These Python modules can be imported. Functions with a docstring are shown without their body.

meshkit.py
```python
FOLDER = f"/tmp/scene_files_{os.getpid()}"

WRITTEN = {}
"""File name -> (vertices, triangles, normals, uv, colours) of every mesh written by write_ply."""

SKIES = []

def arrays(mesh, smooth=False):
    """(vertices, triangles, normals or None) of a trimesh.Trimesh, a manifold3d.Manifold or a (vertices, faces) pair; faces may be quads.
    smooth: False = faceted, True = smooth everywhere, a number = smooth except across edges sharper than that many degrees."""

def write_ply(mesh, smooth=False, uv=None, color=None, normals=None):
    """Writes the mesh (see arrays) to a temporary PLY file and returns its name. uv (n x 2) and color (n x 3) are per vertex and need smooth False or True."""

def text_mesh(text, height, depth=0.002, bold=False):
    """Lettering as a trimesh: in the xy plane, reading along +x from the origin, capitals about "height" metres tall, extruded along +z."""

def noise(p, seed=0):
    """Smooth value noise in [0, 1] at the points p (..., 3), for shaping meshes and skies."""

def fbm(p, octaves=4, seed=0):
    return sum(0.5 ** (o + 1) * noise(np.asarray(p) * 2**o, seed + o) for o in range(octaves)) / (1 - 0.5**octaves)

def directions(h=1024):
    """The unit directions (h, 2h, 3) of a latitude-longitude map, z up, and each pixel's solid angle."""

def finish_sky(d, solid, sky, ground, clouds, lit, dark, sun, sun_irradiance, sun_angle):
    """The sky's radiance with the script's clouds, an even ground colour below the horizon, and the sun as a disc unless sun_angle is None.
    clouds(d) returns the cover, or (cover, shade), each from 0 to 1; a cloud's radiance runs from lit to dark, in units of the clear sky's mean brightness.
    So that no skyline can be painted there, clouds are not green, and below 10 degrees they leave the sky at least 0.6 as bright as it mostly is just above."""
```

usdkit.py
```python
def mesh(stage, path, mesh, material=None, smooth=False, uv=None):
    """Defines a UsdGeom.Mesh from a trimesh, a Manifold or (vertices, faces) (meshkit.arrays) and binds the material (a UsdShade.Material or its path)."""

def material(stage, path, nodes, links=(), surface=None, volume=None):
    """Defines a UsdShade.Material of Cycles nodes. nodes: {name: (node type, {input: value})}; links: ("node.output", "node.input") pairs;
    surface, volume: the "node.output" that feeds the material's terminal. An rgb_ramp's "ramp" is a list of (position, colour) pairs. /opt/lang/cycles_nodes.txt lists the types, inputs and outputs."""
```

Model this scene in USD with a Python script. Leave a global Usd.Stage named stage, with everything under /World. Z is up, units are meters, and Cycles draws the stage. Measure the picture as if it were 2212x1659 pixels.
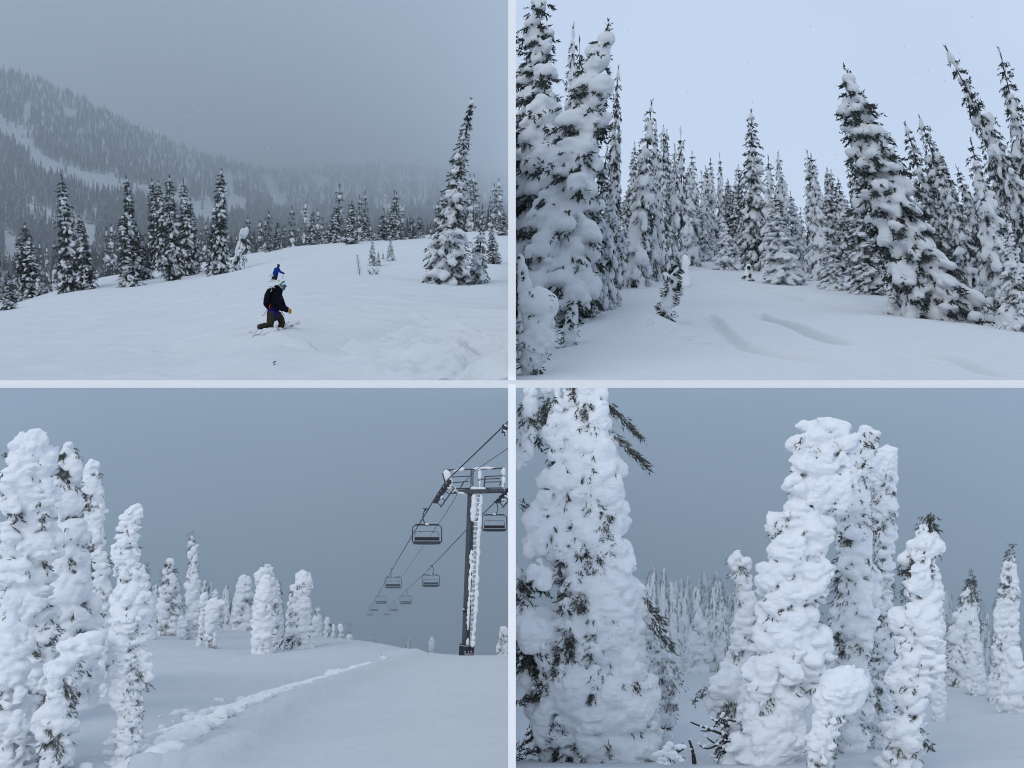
import math, random
import numpy as np, trimesh, usdkit, meshkit
from scipy import ndimage
from scipy.interpolate import RBFInterpolator
from pxr import Usd, UsdGeom, UsdLux, UsdShade, Gf, Vt, Sdf

stage = Usd.Stage.CreateInMemory()
UsdGeom.SetStageUpAxis(stage, 'Z')
UsdGeom.SetStageMetersPerUnit(stage, 1.0)
stage.SetDefaultPrim(UsdGeom.Xform.Define(stage, '/World').GetPrim())

# ------------------------------------------------------------------ camera, sky, sun, exposure
F = 1407.0                                   # focal length in pixels of a 1024 px wide picture
camera = UsdGeom.Camera.Define(stage, '/World/camera')
camera.CreateHorizontalApertureAttr(36.0)
camera.CreateFocalLengthAttr(36.0 * F / 1024.0)
camera.CreateClippingRangeAttr(Gf.Vec2f(0.1, 30000.0))
camera.CreateExposureAttr(0.12)
camera.AddRotateXOp().Set(90.0)

SUN_ELEV, SUN_ROT = math.radians(30), math.radians(206)     # soft light from behind the viewer, a little left
sky = UsdLux.DomeLight.Define(stage, '/World/sky')
sky_mat = usdkit.material(stage, '/World/Looks/overcast_sky', {
    'tc': ('texture_coordinate', {}),
    'sky': ('sky_texture', {'sky_type': 'single_scattering', 'sun_disc': False, 'sun_elevation': SUN_ELEV, 'sun_rotation': SUN_ROT}),
    'cloud': ('noise_texture', {'scale': 1.6, 'detail': 4.0, 'roughness': 0.5}),
    'cr': ('rgb_ramp', {'ramp': [(0.25, (4.6, 5.6, 7.3)), (0.75, (5.65, 6.7, 8.45))]}),
    'mx': ('mix_color', {'fac': 0.9, 'use_clamp': False}),
    'bg': ('background_shader', {'strength': 0.1})},
    [('tc.generated', 'cloud.vector'), ('cloud.fac', 'cr.fac'), ('sky.color', 'mx.a'), ('cr.color', 'mx.b'), ('mx.result', 'bg.color')],
    surface='bg.background')
UsdShade.MaterialBindingAPI.Apply(sky.GetPrim()).Bind(sky_mat)
sky.GetPrim().SetCustomDataByKey('kind', 'structure')
sun = UsdLux.DistantLight.Define(stage, '/World/sun')
sun.CreateIntensityAttr(0.2)
sun.CreateAngleAttr(35.0)
sun.CreateColorAttr(Gf.Vec3f(1.0, 0.97, 0.93))
sun.CreateNormalizeAttr(True)
sd = Gf.Vec3d(math.sin(SUN_ROT) * math.cos(SUN_ELEV), math.cos(SUN_ROT) * math.cos(SUN_ELEV), math.sin(SUN_ELEV))
sun.AddTransformOp().Set(Gf.Matrix4d(Gf.Rotation(Gf.Vec3d(0, 0, 1), sd), Gf.Vec3d(0, 0, 0)))

# ------------------------------------------------------------------ small helpers
USED = {}
def numbered(path):
    n = USED.get(path, -1) + 1
    USED[path] = n
    return path if n == 0 else f'{path}_{n:03d}'

def tag(prim, label=None, cat=None, group=None, kind=None):
    for k, v in (('label', label), ('category', cat), ('group', group), ('kind', kind)):
        if v:
            prim.SetCustomDataByKey(k, v)
    return prim

def thing(name, label, cat, loc=(0, 0, 0), rot=(0, 0, 0), scale=None, group=None):
    x = UsdGeom.Xform.Define(stage, numbered('/World/' + name))
    x.AddTranslateOp().Set(Gf.Vec3d(*map(float, loc)))
    if any(rot):
        x.AddRotateZYXOp().Set(Gf.Vec3f(*map(float, rot)))
    if scale is not None:
        x.AddScaleOp().Set(Gf.Vec3f(*map(float, scale)))
    tag(x.GetPrim(), label, cat, group)
    return x.GetPrim()

def obj(name, mesh, mat, parent=None, smooth=True):
    p = str(parent.GetPath()) if parent is not None else '/World'
    return usdkit.mesh(stage, numbered(p + '/' + name), mesh, mat, smooth=smooth).GetPrim()

def structure(name, mesh, mat, smooth=True):
    return tag(obj(name, mesh, mat, None, smooth), kind='structure')

def model(name):
    return stage.CreateClassPrim('/World/' + name)

def copy(src, name, label, cat, loc, rot=(0, 0, 0), scale=(1, 1, 1), group=None):
    t = thing(name, label, cat, loc, rot, scale, group)
    t.GetReferences().AddInternalReference(src.GetPath())
    t.SetInstanceable(True)
    return t

def at(px, py, d):
    return np.array([(px - 512.0) / F * d, d, (384.0 - py) / F * d])

Q = 512.0 / 2212.0
OFF = {'tl': (0, 0), 'tr': (512, 0), 'bl': (0, 384), 'br': (512, 384)}
def q(panel, zx, zy):                        # a quarter's own coordinates to pixels of the whole picture
    return OFF[panel][0] + zx * Q, OFF[panel][1] + zy * Q

def box(c, s, rz=0, ry=0):
    b = trimesh.creation.box(s)
    if ry: b.apply_transform(trimesh.transformations.rotation_matrix(ry, (0, 1, 0)))
    if rz: b.apply_transform(trimesh.transformations.rotation_matrix(rz, (0, 0, 1)))
    b.apply_translation(c)
    return b

def cyl(a, b, r, r2=None, sides=12):
    return tube([a, b], [r, r if r2 is None else r2], sides)

def tube(points, radii, sides=7):
    p = np.asarray(points, float)
    n = len(p)
    r = np.broadcast_to(np.asarray(radii, float), (n,))
    t = np.gradient(p, axis=0)
    t /= np.linalg.norm(t, axis=1, keepdims=True) + 1e-12
    ref = np.array([0.31, 0.23, 0.92]) if abs(t[:, 2]).mean() < 0.8 else np.array([0.95, 0.3, 0.05])
    a = np.cross(t, ref); a /= np.linalg.norm(a, axis=1, keepdims=True) + 1e-12
    b = np.cross(t, a)
    ang = np.arange(sides) * 2 * np.pi / sides
    v = (p[:, None] + r[:, None, None] * (np.cos(ang)[None, :, None] * a[:, None] + np.sin(ang)[None, :, None] * b[:, None])).reshape(-1, 3)
    i, j = np.meshgrid(np.arange(n - 1), np.arange(sides), indexing='ij')
    quads = np.stack([i * sides + j, i * sides + (j + 1) % sides, (i + 1) * sides + (j + 1) % sides, (i + 1) * sides + j], -1).reshape(-1, 4)
    f = np.vstack([quads[:, [0, 2, 1]], quads[:, [0, 3, 2]]])
    v = np.vstack([v, p[:1], p[-1:]])
    k = np.arange(sides)
    f = np.vstack([f, np.stack([np.full(sides, n * sides), k, (k + 1) % sides], 1), np.stack([np.full(sides, n * sides + 1), (n - 1) * sides + (k + 1) % sides, (n - 1) * sides + k], 1)])
    m = trimesh.Trimesh(v, f, process=False)
    return m

def cat(ms):
    return trimesh.util.concatenate(ms)

def curve(pts, n=24):                        # smooth curve through points
    pts = np.asarray(pts, float)
    from scipy.interpolate import CubicSpline
    s = np.r_[0, np.cumsum(np.linalg.norm(np.diff(pts, axis=0), axis=1))]
    return CubicSpline(s, pts)(np.linspace(0, s[-1], n))

# ------------------------------------------------------------------ voxel sculpting: lumps of snow joined into one skin
def vnoise(shape, cell, seed):
    r = np.random.default_rng(seed)
    cs = [max(2, int(math.ceil(s / c)) + 3) for s, c in zip(shape, cell)]
    n = r.uniform(-1, 1, cs).astype(np.float32)
    z = ndimage.zoom(n, [s * 1.0 / (k - 2) if k > 2 else s for s, k in zip([int(c * (k - 2)) for c, k in zip(cell, cs)], cs)], order=2)
    out = np.zeros(shape, np.float32)
    m = [min(a, b) for a, b in zip(shape, z.shape)]
    out[:m[0], :m[1], :m[2]] = z[:m[0], :m[1], :m[2]]
    return out

CORN = [(a, b, c) for a in (0, 1) for b in (0, 1) for c in (0, 1)]
EDGES = [(i, j) for i in range(8) for j in range(i + 1, 8) if sum(abs(CORN[i][k] - CORN[j][k]) for k in range(3)) == 1]
def surface_nets(G, origin, vox):
    G = np.pad(G, 1, constant_values=-1.0)
    ins = G > 0
    c = np.zeros(tuple(s - 1 for s in G.shape), np.int8)
    for a, b, d in CORN:
        c += ins[a:a + c.shape[0], b:b + c.shape[1], d:d + c.shape[2]]
    I = np.argwhere((c > 0) & (c < 8))
    if len(I) == 0:
        return np.zeros((0, 3)), np.zeros((0, 3), int)
    val = np.stack([G[I[:, 0] + a, I[:, 1] + b, I[:, 2] + d] for a, b, d in CORN], 1)
    acc, cnt = np.zeros((len(I), 3), np.float32), np.zeros(len(I), np.float32)
    for i, j in EDGES:
        m = (val[:, i] > 0) != (val[:, j] > 0)
        t = val[m, i] / (val[m, i] - val[m, j])
        acc[m] += np.array(CORN[i], np.float32) + t[:, None] * (np.array(CORN[j], np.float32) - np.array(CORN[i], np.float32))
        cnt[m] += 1
    v = (I + acc / cnt[:, None] - 1) * vox + origin
    vid = np.full(c.shape, -1, np.int64)
    vid[tuple(I.T)] = np.arange(len(I))
    faces = []
    for ax in range(3):
        o1, o2 = [k for k in range(3) if k != ax]
        sl0 = [slice(None)] * 3; sl1 = [slice(None)] * 3
        sl0[ax] = slice(0, -1); sl1[ax] = slice(1, None)
        A, B = ins[tuple(sl0)], ins[tuple(sl1)]
        for way in (0, 1):
            E = np.argwhere(A & ~B if way == 0 else ~A & B)
            E = E[(E[:, o1] > 0) & (E[:, o2] > 0) & (E[:, o1] < G.shape[o1] - 1) & (E[:, o2] < G.shape[o2] - 1)]
            def cell(d1, d2):
                e = E.copy(); e[:, o1] -= d1; e[:, o2] -= d2
                return vid[tuple(e.T)]
            qd = np.stack([cell(1, 1), cell(0, 1), cell(0, 0), cell(1, 0)], 1)
            if (way == 1) != (ax == 1):
                qd = qd[:, ::-1]
            faces.append(qd)
    qd = np.vstack(faces)
    return v, np.vstack([qd[:, [0, 1, 2]], qd[:, [0, 2, 3]]])

def lumps(balls, vox, billow=(), blur=0.8, pad=4, crumbs=0):
    """balls: rows (x, y, z, rx, ry, rz[, tilt about y]); billow: (cell xy, cell z, height, seed) in voxels."""
    B = np.asarray(balls, float)
    lo = (B[:, :3] - B[:, 3:6].max(1)[:, None]).min(0) - pad * vox
    hi = (B[:, :3] + B[:, 3:6].max(1)[:, None]).max(0) + pad * vox
    shape = tuple(np.ceil((hi - lo) / vox).astype(int) + 1)
    G = np.full(shape, -4.5, np.float32)
    ax = [lo[k] + vox * np.arange(shape[k]) for k in range(3)]
    for row in B:
        c, r = row[:3], row[3:6]
        tilt = row[6] if len(row) > 6 else 0.0
        R = r if tilt == 0 else np.array([max(r[0], r[2]), r[1], max(r[0], r[2])])
        i0 = np.maximum(0, np.floor((c - R - lo) / vox).astype(int) - 4)
        i1 = np.minimum(shape, np.ceil((c + R - lo) / vox).astype(int) + 5)
        X = ax[0][i0[0]:i1[0], None, None] - c[0]; Y = ax[1][None, i0[1]:i1[1], None] - c[1]; Z = ax[2][None, None, i0[2]:i1[2]] - c[2]
        if tilt:
            ct, st = math.cos(tilt), math.sin(tilt)
            X, Z = X * ct + Z * st, -X * st + Z * ct
        f = (1.0 - np.sqrt((X / r[0]) ** 2 + (Y / r[1]) ** 2 + (Z / r[2]) ** 2)) * (min(r) / vox)
        s = (slice(i0[0], i1[0]), slice(i0[1], i1[1]), slice(i0[2], i1[2]))
        np.maximum(G[s], f.astype(np.float32), out=G[s])
    if blur:
        G = ndimage.gaussian_filter(G, blur)
    for cxy, cz, hgt, seed in billow:
        n = vnoise(shape, (cxy, cxy, cz), seed)
        G += hgt * (np.minimum(np.abs(n) * 2.0, 1.25) - 0.7)
    lab, n = ndimage.label(G > 0)
    if n > 1 and crumbs:
        size = np.bincount(lab.ravel())
        size[0] = crumbs + 1
        G = np.where(size[lab] > crumbs, G, -1.0)
    return surface_nets(G, lo, vox)

def sprigs(P, D, size, rng, blades=6, wide=0.16):
    """Needle sprays: at each point a short twig with flat needle blades round it. Returns (v, f)."""
    P, D = np.asarray(P, float), np.asarray(D, float)
    n = len(P)
    D = D / (np.linalg.norm(D, axis=1, keepdims=True) + 1e-9)
    S = np.broadcast_to(np.asarray(size, float), (n,)) * rng.uniform(0.7, 1.3, n)
    U = np.cross(D, rng.normal(size=(n, 3))); U /= np.linalg.norm(U, axis=1, keepdims=True) + 1e-9
    W = np.cross(D, U)
    V = []
    for k in range(blades):
        t = (k + 0.3) / blades * 0.9
        a = rng.uniform(0, 2 * np.pi, n)
        out = np.cos(a)[:, None] * U + np.sin(a)[:, None] * W
        side = np.cross(D, out)
        b = P + D * (t * S)[:, None]
        tip = b + (D * 0.55 + out * rng.uniform(0.35, 0.75, n)[:, None]) * (S * 0.62)[:, None]
        V += [b - side * (S * wide)[:, None] * 0.7, b + side * (S * wide)[:, None] * 0.7, tip]
    v = np.stack(V, 1).reshape(-1, 3)
    return v, np.arange(len(v)).reshape(-1, 3)

def join(parts):
    parts = [p for p in parts if len(p[0])]
    o, vs, fs = 0, [], []
    for v, f in parts:
        vs.append(v); fs.append(f + o); o += len(v)
    return np.vstack(vs), np.vstack(fs)

def clip_x(mesh, x, keep):                   # cuts a mesh at the plane of the dividing wall
    m = trimesh.Trimesh(*mesh, process=False)
    m = trimesh.intersections.slice_mesh_plane(m, (keep, 0, 0), (x, 0, 0))
    return np.asarray(m.vertices), np.asarray(m.faces)

# ------------------------------------------------------------------ materials
def mat(name, nodes, links=(), surface='p.BSDF', volume=None):
    return usdkit.material(stage, '/World/Looks/' + name, nodes, links, surface=surface, volume=volume)

def plain(name, col, rough=0.6, var=0.15, scale=30.0, **kw):
    c2 = tuple(min(1, x * (1 + var)) for x in col); c1 = tuple(x * (1 - var) for x in col)
    return mat(name, {'g': ('geometry', {}), 'n': ('noise_texture', {'scale': scale, 'detail': 3.0}), 'r': ('rgb_ramp', {'ramp': [(0.3, c1), (0.7, c2)]}), 'p': ('principled_bsdf', {'roughness': rough, **kw})},
               [('g.position', 'n.vector'), ('n.fac', 'r.fac'), ('r.color', 'p.base_color')])

def snow(name, s1, s2, dist, tint=(0.76, 0.775, 0.795), stretch=(1, 1, 1), low=0.965):
    return mat(name, {'g': ('geometry', {}), 'mp': ('mapping', {'scale': stretch}), 'n1': ('noise_texture', {'scale': s1, 'detail': 5.0, 'roughness': 0.6}), 'n2': ('noise_texture', {'scale': s2, 'detail': 3.0}),
                      'r': ('rgb_ramp', {'ramp': [(0.3, tuple(x * low for x in tint)), (0.7, tint)]}),
                      'b1': ('bump', {'strength': 0.5, 'distance': dist}), 'b2': ('bump', {'strength': 0.35, 'distance': dist * 0.3}),
                      'p': ('principled_bsdf', {'roughness': 0.75, 'specular_ior_level': 0.25, 'diffuse_roughness': 0.4})},
               [('g.position', 'mp.vector'), ('mp.vector', 'n1.vector'), ('mp.vector', 'n2.vector'), ('n1.fac', 'r.fac'), ('r.color', 'p.base_color'), ('n1.fac', 'b1.height'), ('n2.fac', 'b2.height'), ('b1.normal', 'b2.normal'), ('b2.normal', 'p.normal')])

def needles(name, c1, c2, frost, amount, scale):
    """Conifer needles, part of them rimed white."""
    return mat(name, {'g': ('geometry', {}), 'n': ('noise_texture', {'scale': scale, 'detail': 3.0}), 'r': ('rgb_ramp', {'ramp': [(0.35, c1), (0.65, c2)]}), 'ri': ('rgb_ramp', {'ramp': [(0, (0, 0, 0)), (1 - amount, (0, 0, 0)), (min(1, 1 - amount + 0.08), (1, 1, 1)), (1, (1, 1, 1))]}),
                      'mx': ('mix_color', {'b': frost}), 'd': ('principled_bsdf', {'roughness': 0.7, 'specular_ior_level': 0.2}), 't': ('translucent_bsdf', {}), 'm': ('mix_closure', {'fac': 0.12})},
               [('g.position', 'n.vector'), ('n.fac', 'r.fac'), ('g.random_per_island', 'ri.fac'), ('ri.color', 'mx.fac'), ('r.color', 'mx.a'), ('mx.result', 'd.base_color'), ('mx.result', 't.color'), ('d.BSDF', 'm.closure1'), ('t.BSDF', 'm.closure2')], surface='m.closure')

M = {
    'needle_grey': needles('frosted_fir_needles', (0.028, 0.036, 0.034), (0.06, 0.07, 0.064), (0.5, 0.54, 0.58), 0.35, 2.0),
    'snow_near': snow('snow_field', 4.0, 38.0, 0.03, tint=(0.56, 0.595, 0.625)),
    'snow_tl': snow('snow_slope', 0.6, 7.0, 0.3, tint=(0.63, 0.665, 0.69), stretch=(0.6, 1.2, 1), low=0.9),
    'snow_tr': snow('snow_bank', 0.9, 9.0, 0.12, tint=(0.63, 0.66, 0.685)),
    'fresh_snow': snow('fresh_snow', 12.0, 60.0, 0.01, tint=(0.78, 0.8, 0.815)),
    'tree_snow': snow('tree_snow', 1.6, 9.0, 0.06, tint=(0.62, 0.65, 0.675)),
    'rime': snow('rime', 26.0, 80.0, 0.02, tint=(0.84, 0.86, 0.88), stretch=(1, 1, 2.2)),
    'needle': needles('fir_needles', (0.016, 0.024, 0.02), (0.035, 0.048, 0.036), (0.5, 0.54, 0.58), 0.12, 2.0),
    'needle_frost': needles('rimed_needles', (0.06, 0.065, 0.056), (0.11, 0.115, 0.097), (0.6, 0.62, 0.64), 0.5, 9.0),
    'bark': plain('bark', (0.06, 0.048, 0.04), 0.9, 0.3, 20),
    'dead_wood': plain('dead_wood', (0.045, 0.042, 0.04), 0.9, 0.3, 60),
    'wall': plain('white_paint', (0.96, 0.94, 0.91), 0.6, 0.01, 3),
    'steel': plain('grey_steel', (0.05, 0.058, 0.07), 0.5, 0.15, 12),
    'dark': plain('dark_steel', (0.022, 0.026, 0.034), 0.55, 0.2, 12),
    'pad': plain('navy_padding', (0.012, 0.02, 0.032), 0.7, 0.15, 30),
    'white': plain('white_print', (0.7, 0.72, 0.75), 0.6, 0.03, 30),
    'red': plain('red_print', (0.32, 0.035, 0.06), 0.6, 0.1, 60),
}

# ------------------------------------------------------------------ the ground of the four scenes
class Ground:
    def __init__(self, pts, sx=200.0, smooth=0.02):
        P = np.array(pts, float)
        self.sx = sx
        self.f = RBFInterpolator(np.c_[P[:, 0] / sx, np.log(P[:, 2]) * 1.6], P[:, 1], kernel='linear', smoothing=smooth)
        self.extra = []
    def py(self, px, d):
        px, d = np.broadcast_arrays(np.asarray(px, float), np.asarray(d, float))
        return self.f(np.c_[px.ravel() / self.sx, np.log(d.ravel()) * 1.6]).reshape(px.shape)
    def grid(self, px0, px1, nx, d0, d1, nd, front=381, mid=None):
        px = np.linspace(px0, px1, nx); d = np.geomspace(d0, d1, nd)
        if mid:                               # finer rows near, coarser far
            d = np.r_[np.geomspace(d0, mid[0], mid[1], endpoint=False), np.geomspace(mid[0], d1, nd)]
            nd = len(d)
        gx, gd = np.meshgrid(np.linspace(px0, px1, 70), np.geomspace(d0, d1, 90), indexing='ij')
        coarse = ndimage.gaussian_filter(self.py(gx, gd), 1.2)
        ix = np.linspace(0, 69, nx); iy = np.log(d / d0) / math.log(d1 / d0) * 89
        py = ndimage.map_coordinates(coarse, np.meshgrid(ix, iy, indexing='ij'), order=3, mode='nearest')
        P, D = np.meshgrid(px, d, indexing='ij')
        py = np.maximum(py, front + 14 - (D / d0 - 1) / 0.014 * 20)
        self.tab = (px, np.log(d), py)
        X, Y, Z = (P - 512) / F * D, D, (384 - py) / F * D
        for fn in self.extra:
            Z = Z + fn(X, Y, P, D)
        i, j = np.meshgrid(np.arange(nx - 1), np.arange(nd - 1), indexing='ij')
        qd = np.stack([i * nd + j, (i + 1) * nd + j, (i + 1) * nd + j + 1, i * nd + j + 1], -1).reshape(-1, 4)
        self.Z = Z; self.nx, self.nd = nx, nd
        return np.stack([X, Y, Z], -1).reshape(-1, 3), np.vstack([qd[:, [0, 1, 2]], qd[:, [0, 2, 3]]])
    def z(self, px, d):
        ix = np.interp(px, self.tab[0], np.arange(self.nx)); iy = np.interp(math.log(d), self.tab[1], np.arange(self.nd))
        return float(ndimage.map_coordinates(self.Z, [[ix], [iy]], order=1, mode='nearest')[0])
    def spot(self, px, d, sink=0.0):
        return np.array([(px - 512) / F * d, d, self.z(px, d) - sink])
    def find(self, px, py, near, far):       # the first distance at which the ground shows at this pixel
        ds = np.geomspace(near, far, 200)
        zs = np.array([384 - self.z(px, d) / d * F for d in ds])
        k = np.argmax(zs <= py) if (zs <= py).any() else int(np.argmin(zs))
        return float(ds[k])

def noise2(X, Y, sx, sy, seed, octaves=3):
    return meshkit.fbm(np.stack([X / sx, Y / sy, np.full_like(X, 0.37)], -1), octaves, seed) - 0.5

def groove(path, width, depth, rim=0.4):
    """A track pressed into the snow along a path of (x, y) points."""
    from scipy.spatial import cKDTree
    pts = curve(path, 400)
    tree = cKDTree(pts)
    def fn(X, Y, P, D):
        dist, i = tree.query(np.stack([X.ravel(), Y.ravel()], -1), distance_upper_bound=width * 5)
        ok = np.isfinite(dist)
        i = np.where(ok, i, 0)
        t = np.where(ok, dist, 99).reshape(X.shape) / width
        tg = np.gradient(pts, axis=0)[i]
        nx_, ny_ = -tg[:, 1], tg[:, 0]
        flip = np.sign(nx_ * 0.7 + ny_ * 0.7)
        up = np.sign(((X.ravel() - pts[i, 0]) * nx_ + (Y.ravel() - pts[i, 1]) * ny_) * flip).reshape(X.shape)
        end = np.clip(np.minimum(i, 399 - i) / 40.0, 0, 1).reshape(X.shape)
        cut = np.where(up > 0, np.exp(-np.clip(t, 0, 9) ** 2 * 2.2), np.exp(-t ** 2 * 0.5))
        return end * (-depth * cut + rim * depth * np.exp(-(t - 1.5) ** 2 * 4) * (up > 0))
    return fn

def px_path(pts):
    return [at(*p)[:2] for p in pts]

# upper left: an open ski slope
tl = [(x, 390, 35.8) for x in (-60, 60, 180, 300, 420, 520)]
tl += [(x, 366, 37.6) for x in (-60, 60, 150, 210, 275, 340, 420, 520)]
tl += [(275, 331, 41), (275, 308, 55), (275, 281, 100), (285, 262, 160), (100, 335, 60), (100, 312, 100), (8, 311, 120), (8, 309, 150), (70, 292, 185), (65, 287, 215), (100, 275, 225), (130, 287, 190), (120, 274, 225), (172, 280.5, 200), (170, 267, 240),
       (219, 274, 205), (212, 261, 240), (250, 252.5, 250), (300, 244.5, 265), (350, 241.5, 275), (400, 238.5, 285), (430, 233, 295), (508, 228.5, 310), (560, 226, 310), (444, 284, 130), (480, 283.5, 130), (372, 266, 170), (390, 261, 175), (372, 300, 80), (470, 305, 80), (470, 345, 45), (380, 340, 46),
       (-60, 325, 150), (560, 262, 190), (30, 350, 48), (180, 350, 48), (180, 318, 80), (180, 295, 140)]
tl += [(x, c + 10, 330) for x, c in ((-60, 320), (8, 312), (70, 290), (170, 270), (250, 256), (350, 245))] + [(430, 240, 345), (508, 236, 345), (560, 236, 345)]
tl += [(x, 300 - 0.05 * x, 450) for x in (-60, 60, 180, 300, 420, 540)] + [(x, 300 - 0.08 * x, 700) for x in (-60, 60, 180, 300, 420, 540)] + [(x, 300 - 0.1 * x, 1000) for x in (-60, 60, 180, 300, 420, 540)]
G_TL = Ground(tl)
def drift_tl(X, Y, P, D):
    near = np.clip((330 - D) / 120, 0, 1)
    a = noise2(X + 0.25 * Y, Y, 14, 5, 3) * 0.55 + noise2(X, Y, 2.6, 1.2, 5) * 0.14 * np.clip((90 - D) / 50, 0, 1)
    heap = np.clip((P - 330) / 130, 0, 1) * np.clip((52 - D) / 10, 0, 1)
    b = np.abs(noise2(X, Y, 1.8, 1.6, 9, 4)) * 3.2 * heap
    c = noise2(X * 0.9 + Y * 0.35, Y - 0.25 * X, 7, 1.7, 15, 3) * 0.6 * np.clip((170 - D) / 90, 0, 1) + noise2(X + Y * 0.3, Y - 0.3 * X, 2.2, 0.6, 17, 2) * 0.2 * np.clip((75 - D) / 30, 0, 1)
    return (a * (0.25 + np.clip((D - 36) / 60, 0, 1)) + b + c) * near
G_TL.extra = [drift_tl, groove(px_path([(150, 300, 118), (200, 300, 100), (255, 290, 95), (285, 282, 100)]), 0.5, 0.3, 0.6), groove(px_path([(90, 345, 47), (150, 340, 45.5), (210, 338, 43), (262, 334, 41.6)]), 0.16, 0.14, 0.6), groove(px_path([(300, 300, 62), (345, 296, 66), (400, 300, 62), (470, 312, 54)]), 0.3, 0.2, 0.6), groove(px_path([(330, 344, 42), (400, 352, 40), (470, 360, 38.6), (508, 362, 38.2)]), 0.25, 0.2, 0.6), groove(px_path([(120, 352, 47), (220, 346, 44), (300, 336, 41.6), (380, 322, 47), (500, 312, 60)]), 0.45, 0.2)]
structure('snow_slope', G_TL.grid(-110, 510.5, 400, 35.8, 1000, 230, mid=(62, 300)), M['snow_tl'])

# upper right: a bank rising to the trees
tr = [(x, 388, 35.8) for x in (500, 600, 700, 800, 900, 1000, 1090)]
tr += [(532, 374, 38), (569, 345, 47), (667, 326, 53), (591, 310, 62), (628, 288, 76), (672, 265, 100), (702, 252, 135), (743, 273, 95), (787, 285, 85), (831, 289, 82), (868, 294, 79), (929, 317, 64), (986, 329, 58), (1020, 336, 55), (859, 347, 45), (767, 324, 56), (600, 345, 46), (1020, 309, 90), (800, 264, 110), (880, 268, 110), (960, 290, 95),
       (1060, 345, 55), (1060, 312, 90), (520, 340, 55), (520, 300, 80)]
tr += [(x, 254, 170) for x in (500, 600, 700, 800, 900, 1000, 1090)] + [(x, 255, 240) for x in (500, 700, 900, 1090)]
G_TR = Ground(tr)
def drift_tr(X, Y, P, D):
    a = noise2(X, Y, 5.5, 5.0, 13, 2) * 0.5 * np.clip((D - 37) / 10, 0.15, 1)
    steps = 0.0
    rng = np.random.default_rng(5)
    for k in range(46):                       # footprints and little hollows
        t = rng.uniform(0, 1)
        cx, cy = [(4.2 + 2.6 * t, 53 - 6 * t), (9.5 + 3.5 * t, 46 - 4 * t), (11.5 + 4 * t, 44 - 3 * t)][k % 3]
        cx += rng.normal() * 0.25; cy += rng.normal() * 0.35
        steps = steps - 0.15 * np.exp(-(((X - cx) / 0.11) ** 2 + ((Y - cy) / 0.2) ** 2))
    mound = 0.55 * np.exp(-(((X - at(650, 327, 53)[0]) / 1.0) ** 2 + ((Y - 53) / 2.2) ** 2))
    return a + steps + mound
G_TR.extra = [drift_tr, groove(px_path([(758, 308, 63), (775, 318, 58), (800, 327, 53.5), (830, 336, 49), (861, 341, 46.5)]), 0.17, 0.36, 0.3),
              groove(px_path([(709, 313, 61), (716, 325, 56), (735, 340, 49), (752, 347, 46.2), (790, 354, 43.8), (835, 362, 41.5)]), 0.2, 0.26, 0.3),
              groove(px_path([(700, 279, 92), (730, 284, 85), (770, 289, 78), (805, 302, 70)]), 0.25, 0.28, 0.3),
              groove(px_path([(905, 347, 46), (940, 350, 45), (985, 362, 41), (1016, 369, 39.5)]), 0.2, 0.26, 0.3)]
structure('snow_bank', G_TR.grid(513.5, 1130, 440, 35.8, 240, 150, mid=(80, 480)), M['snow_tr'])

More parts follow.
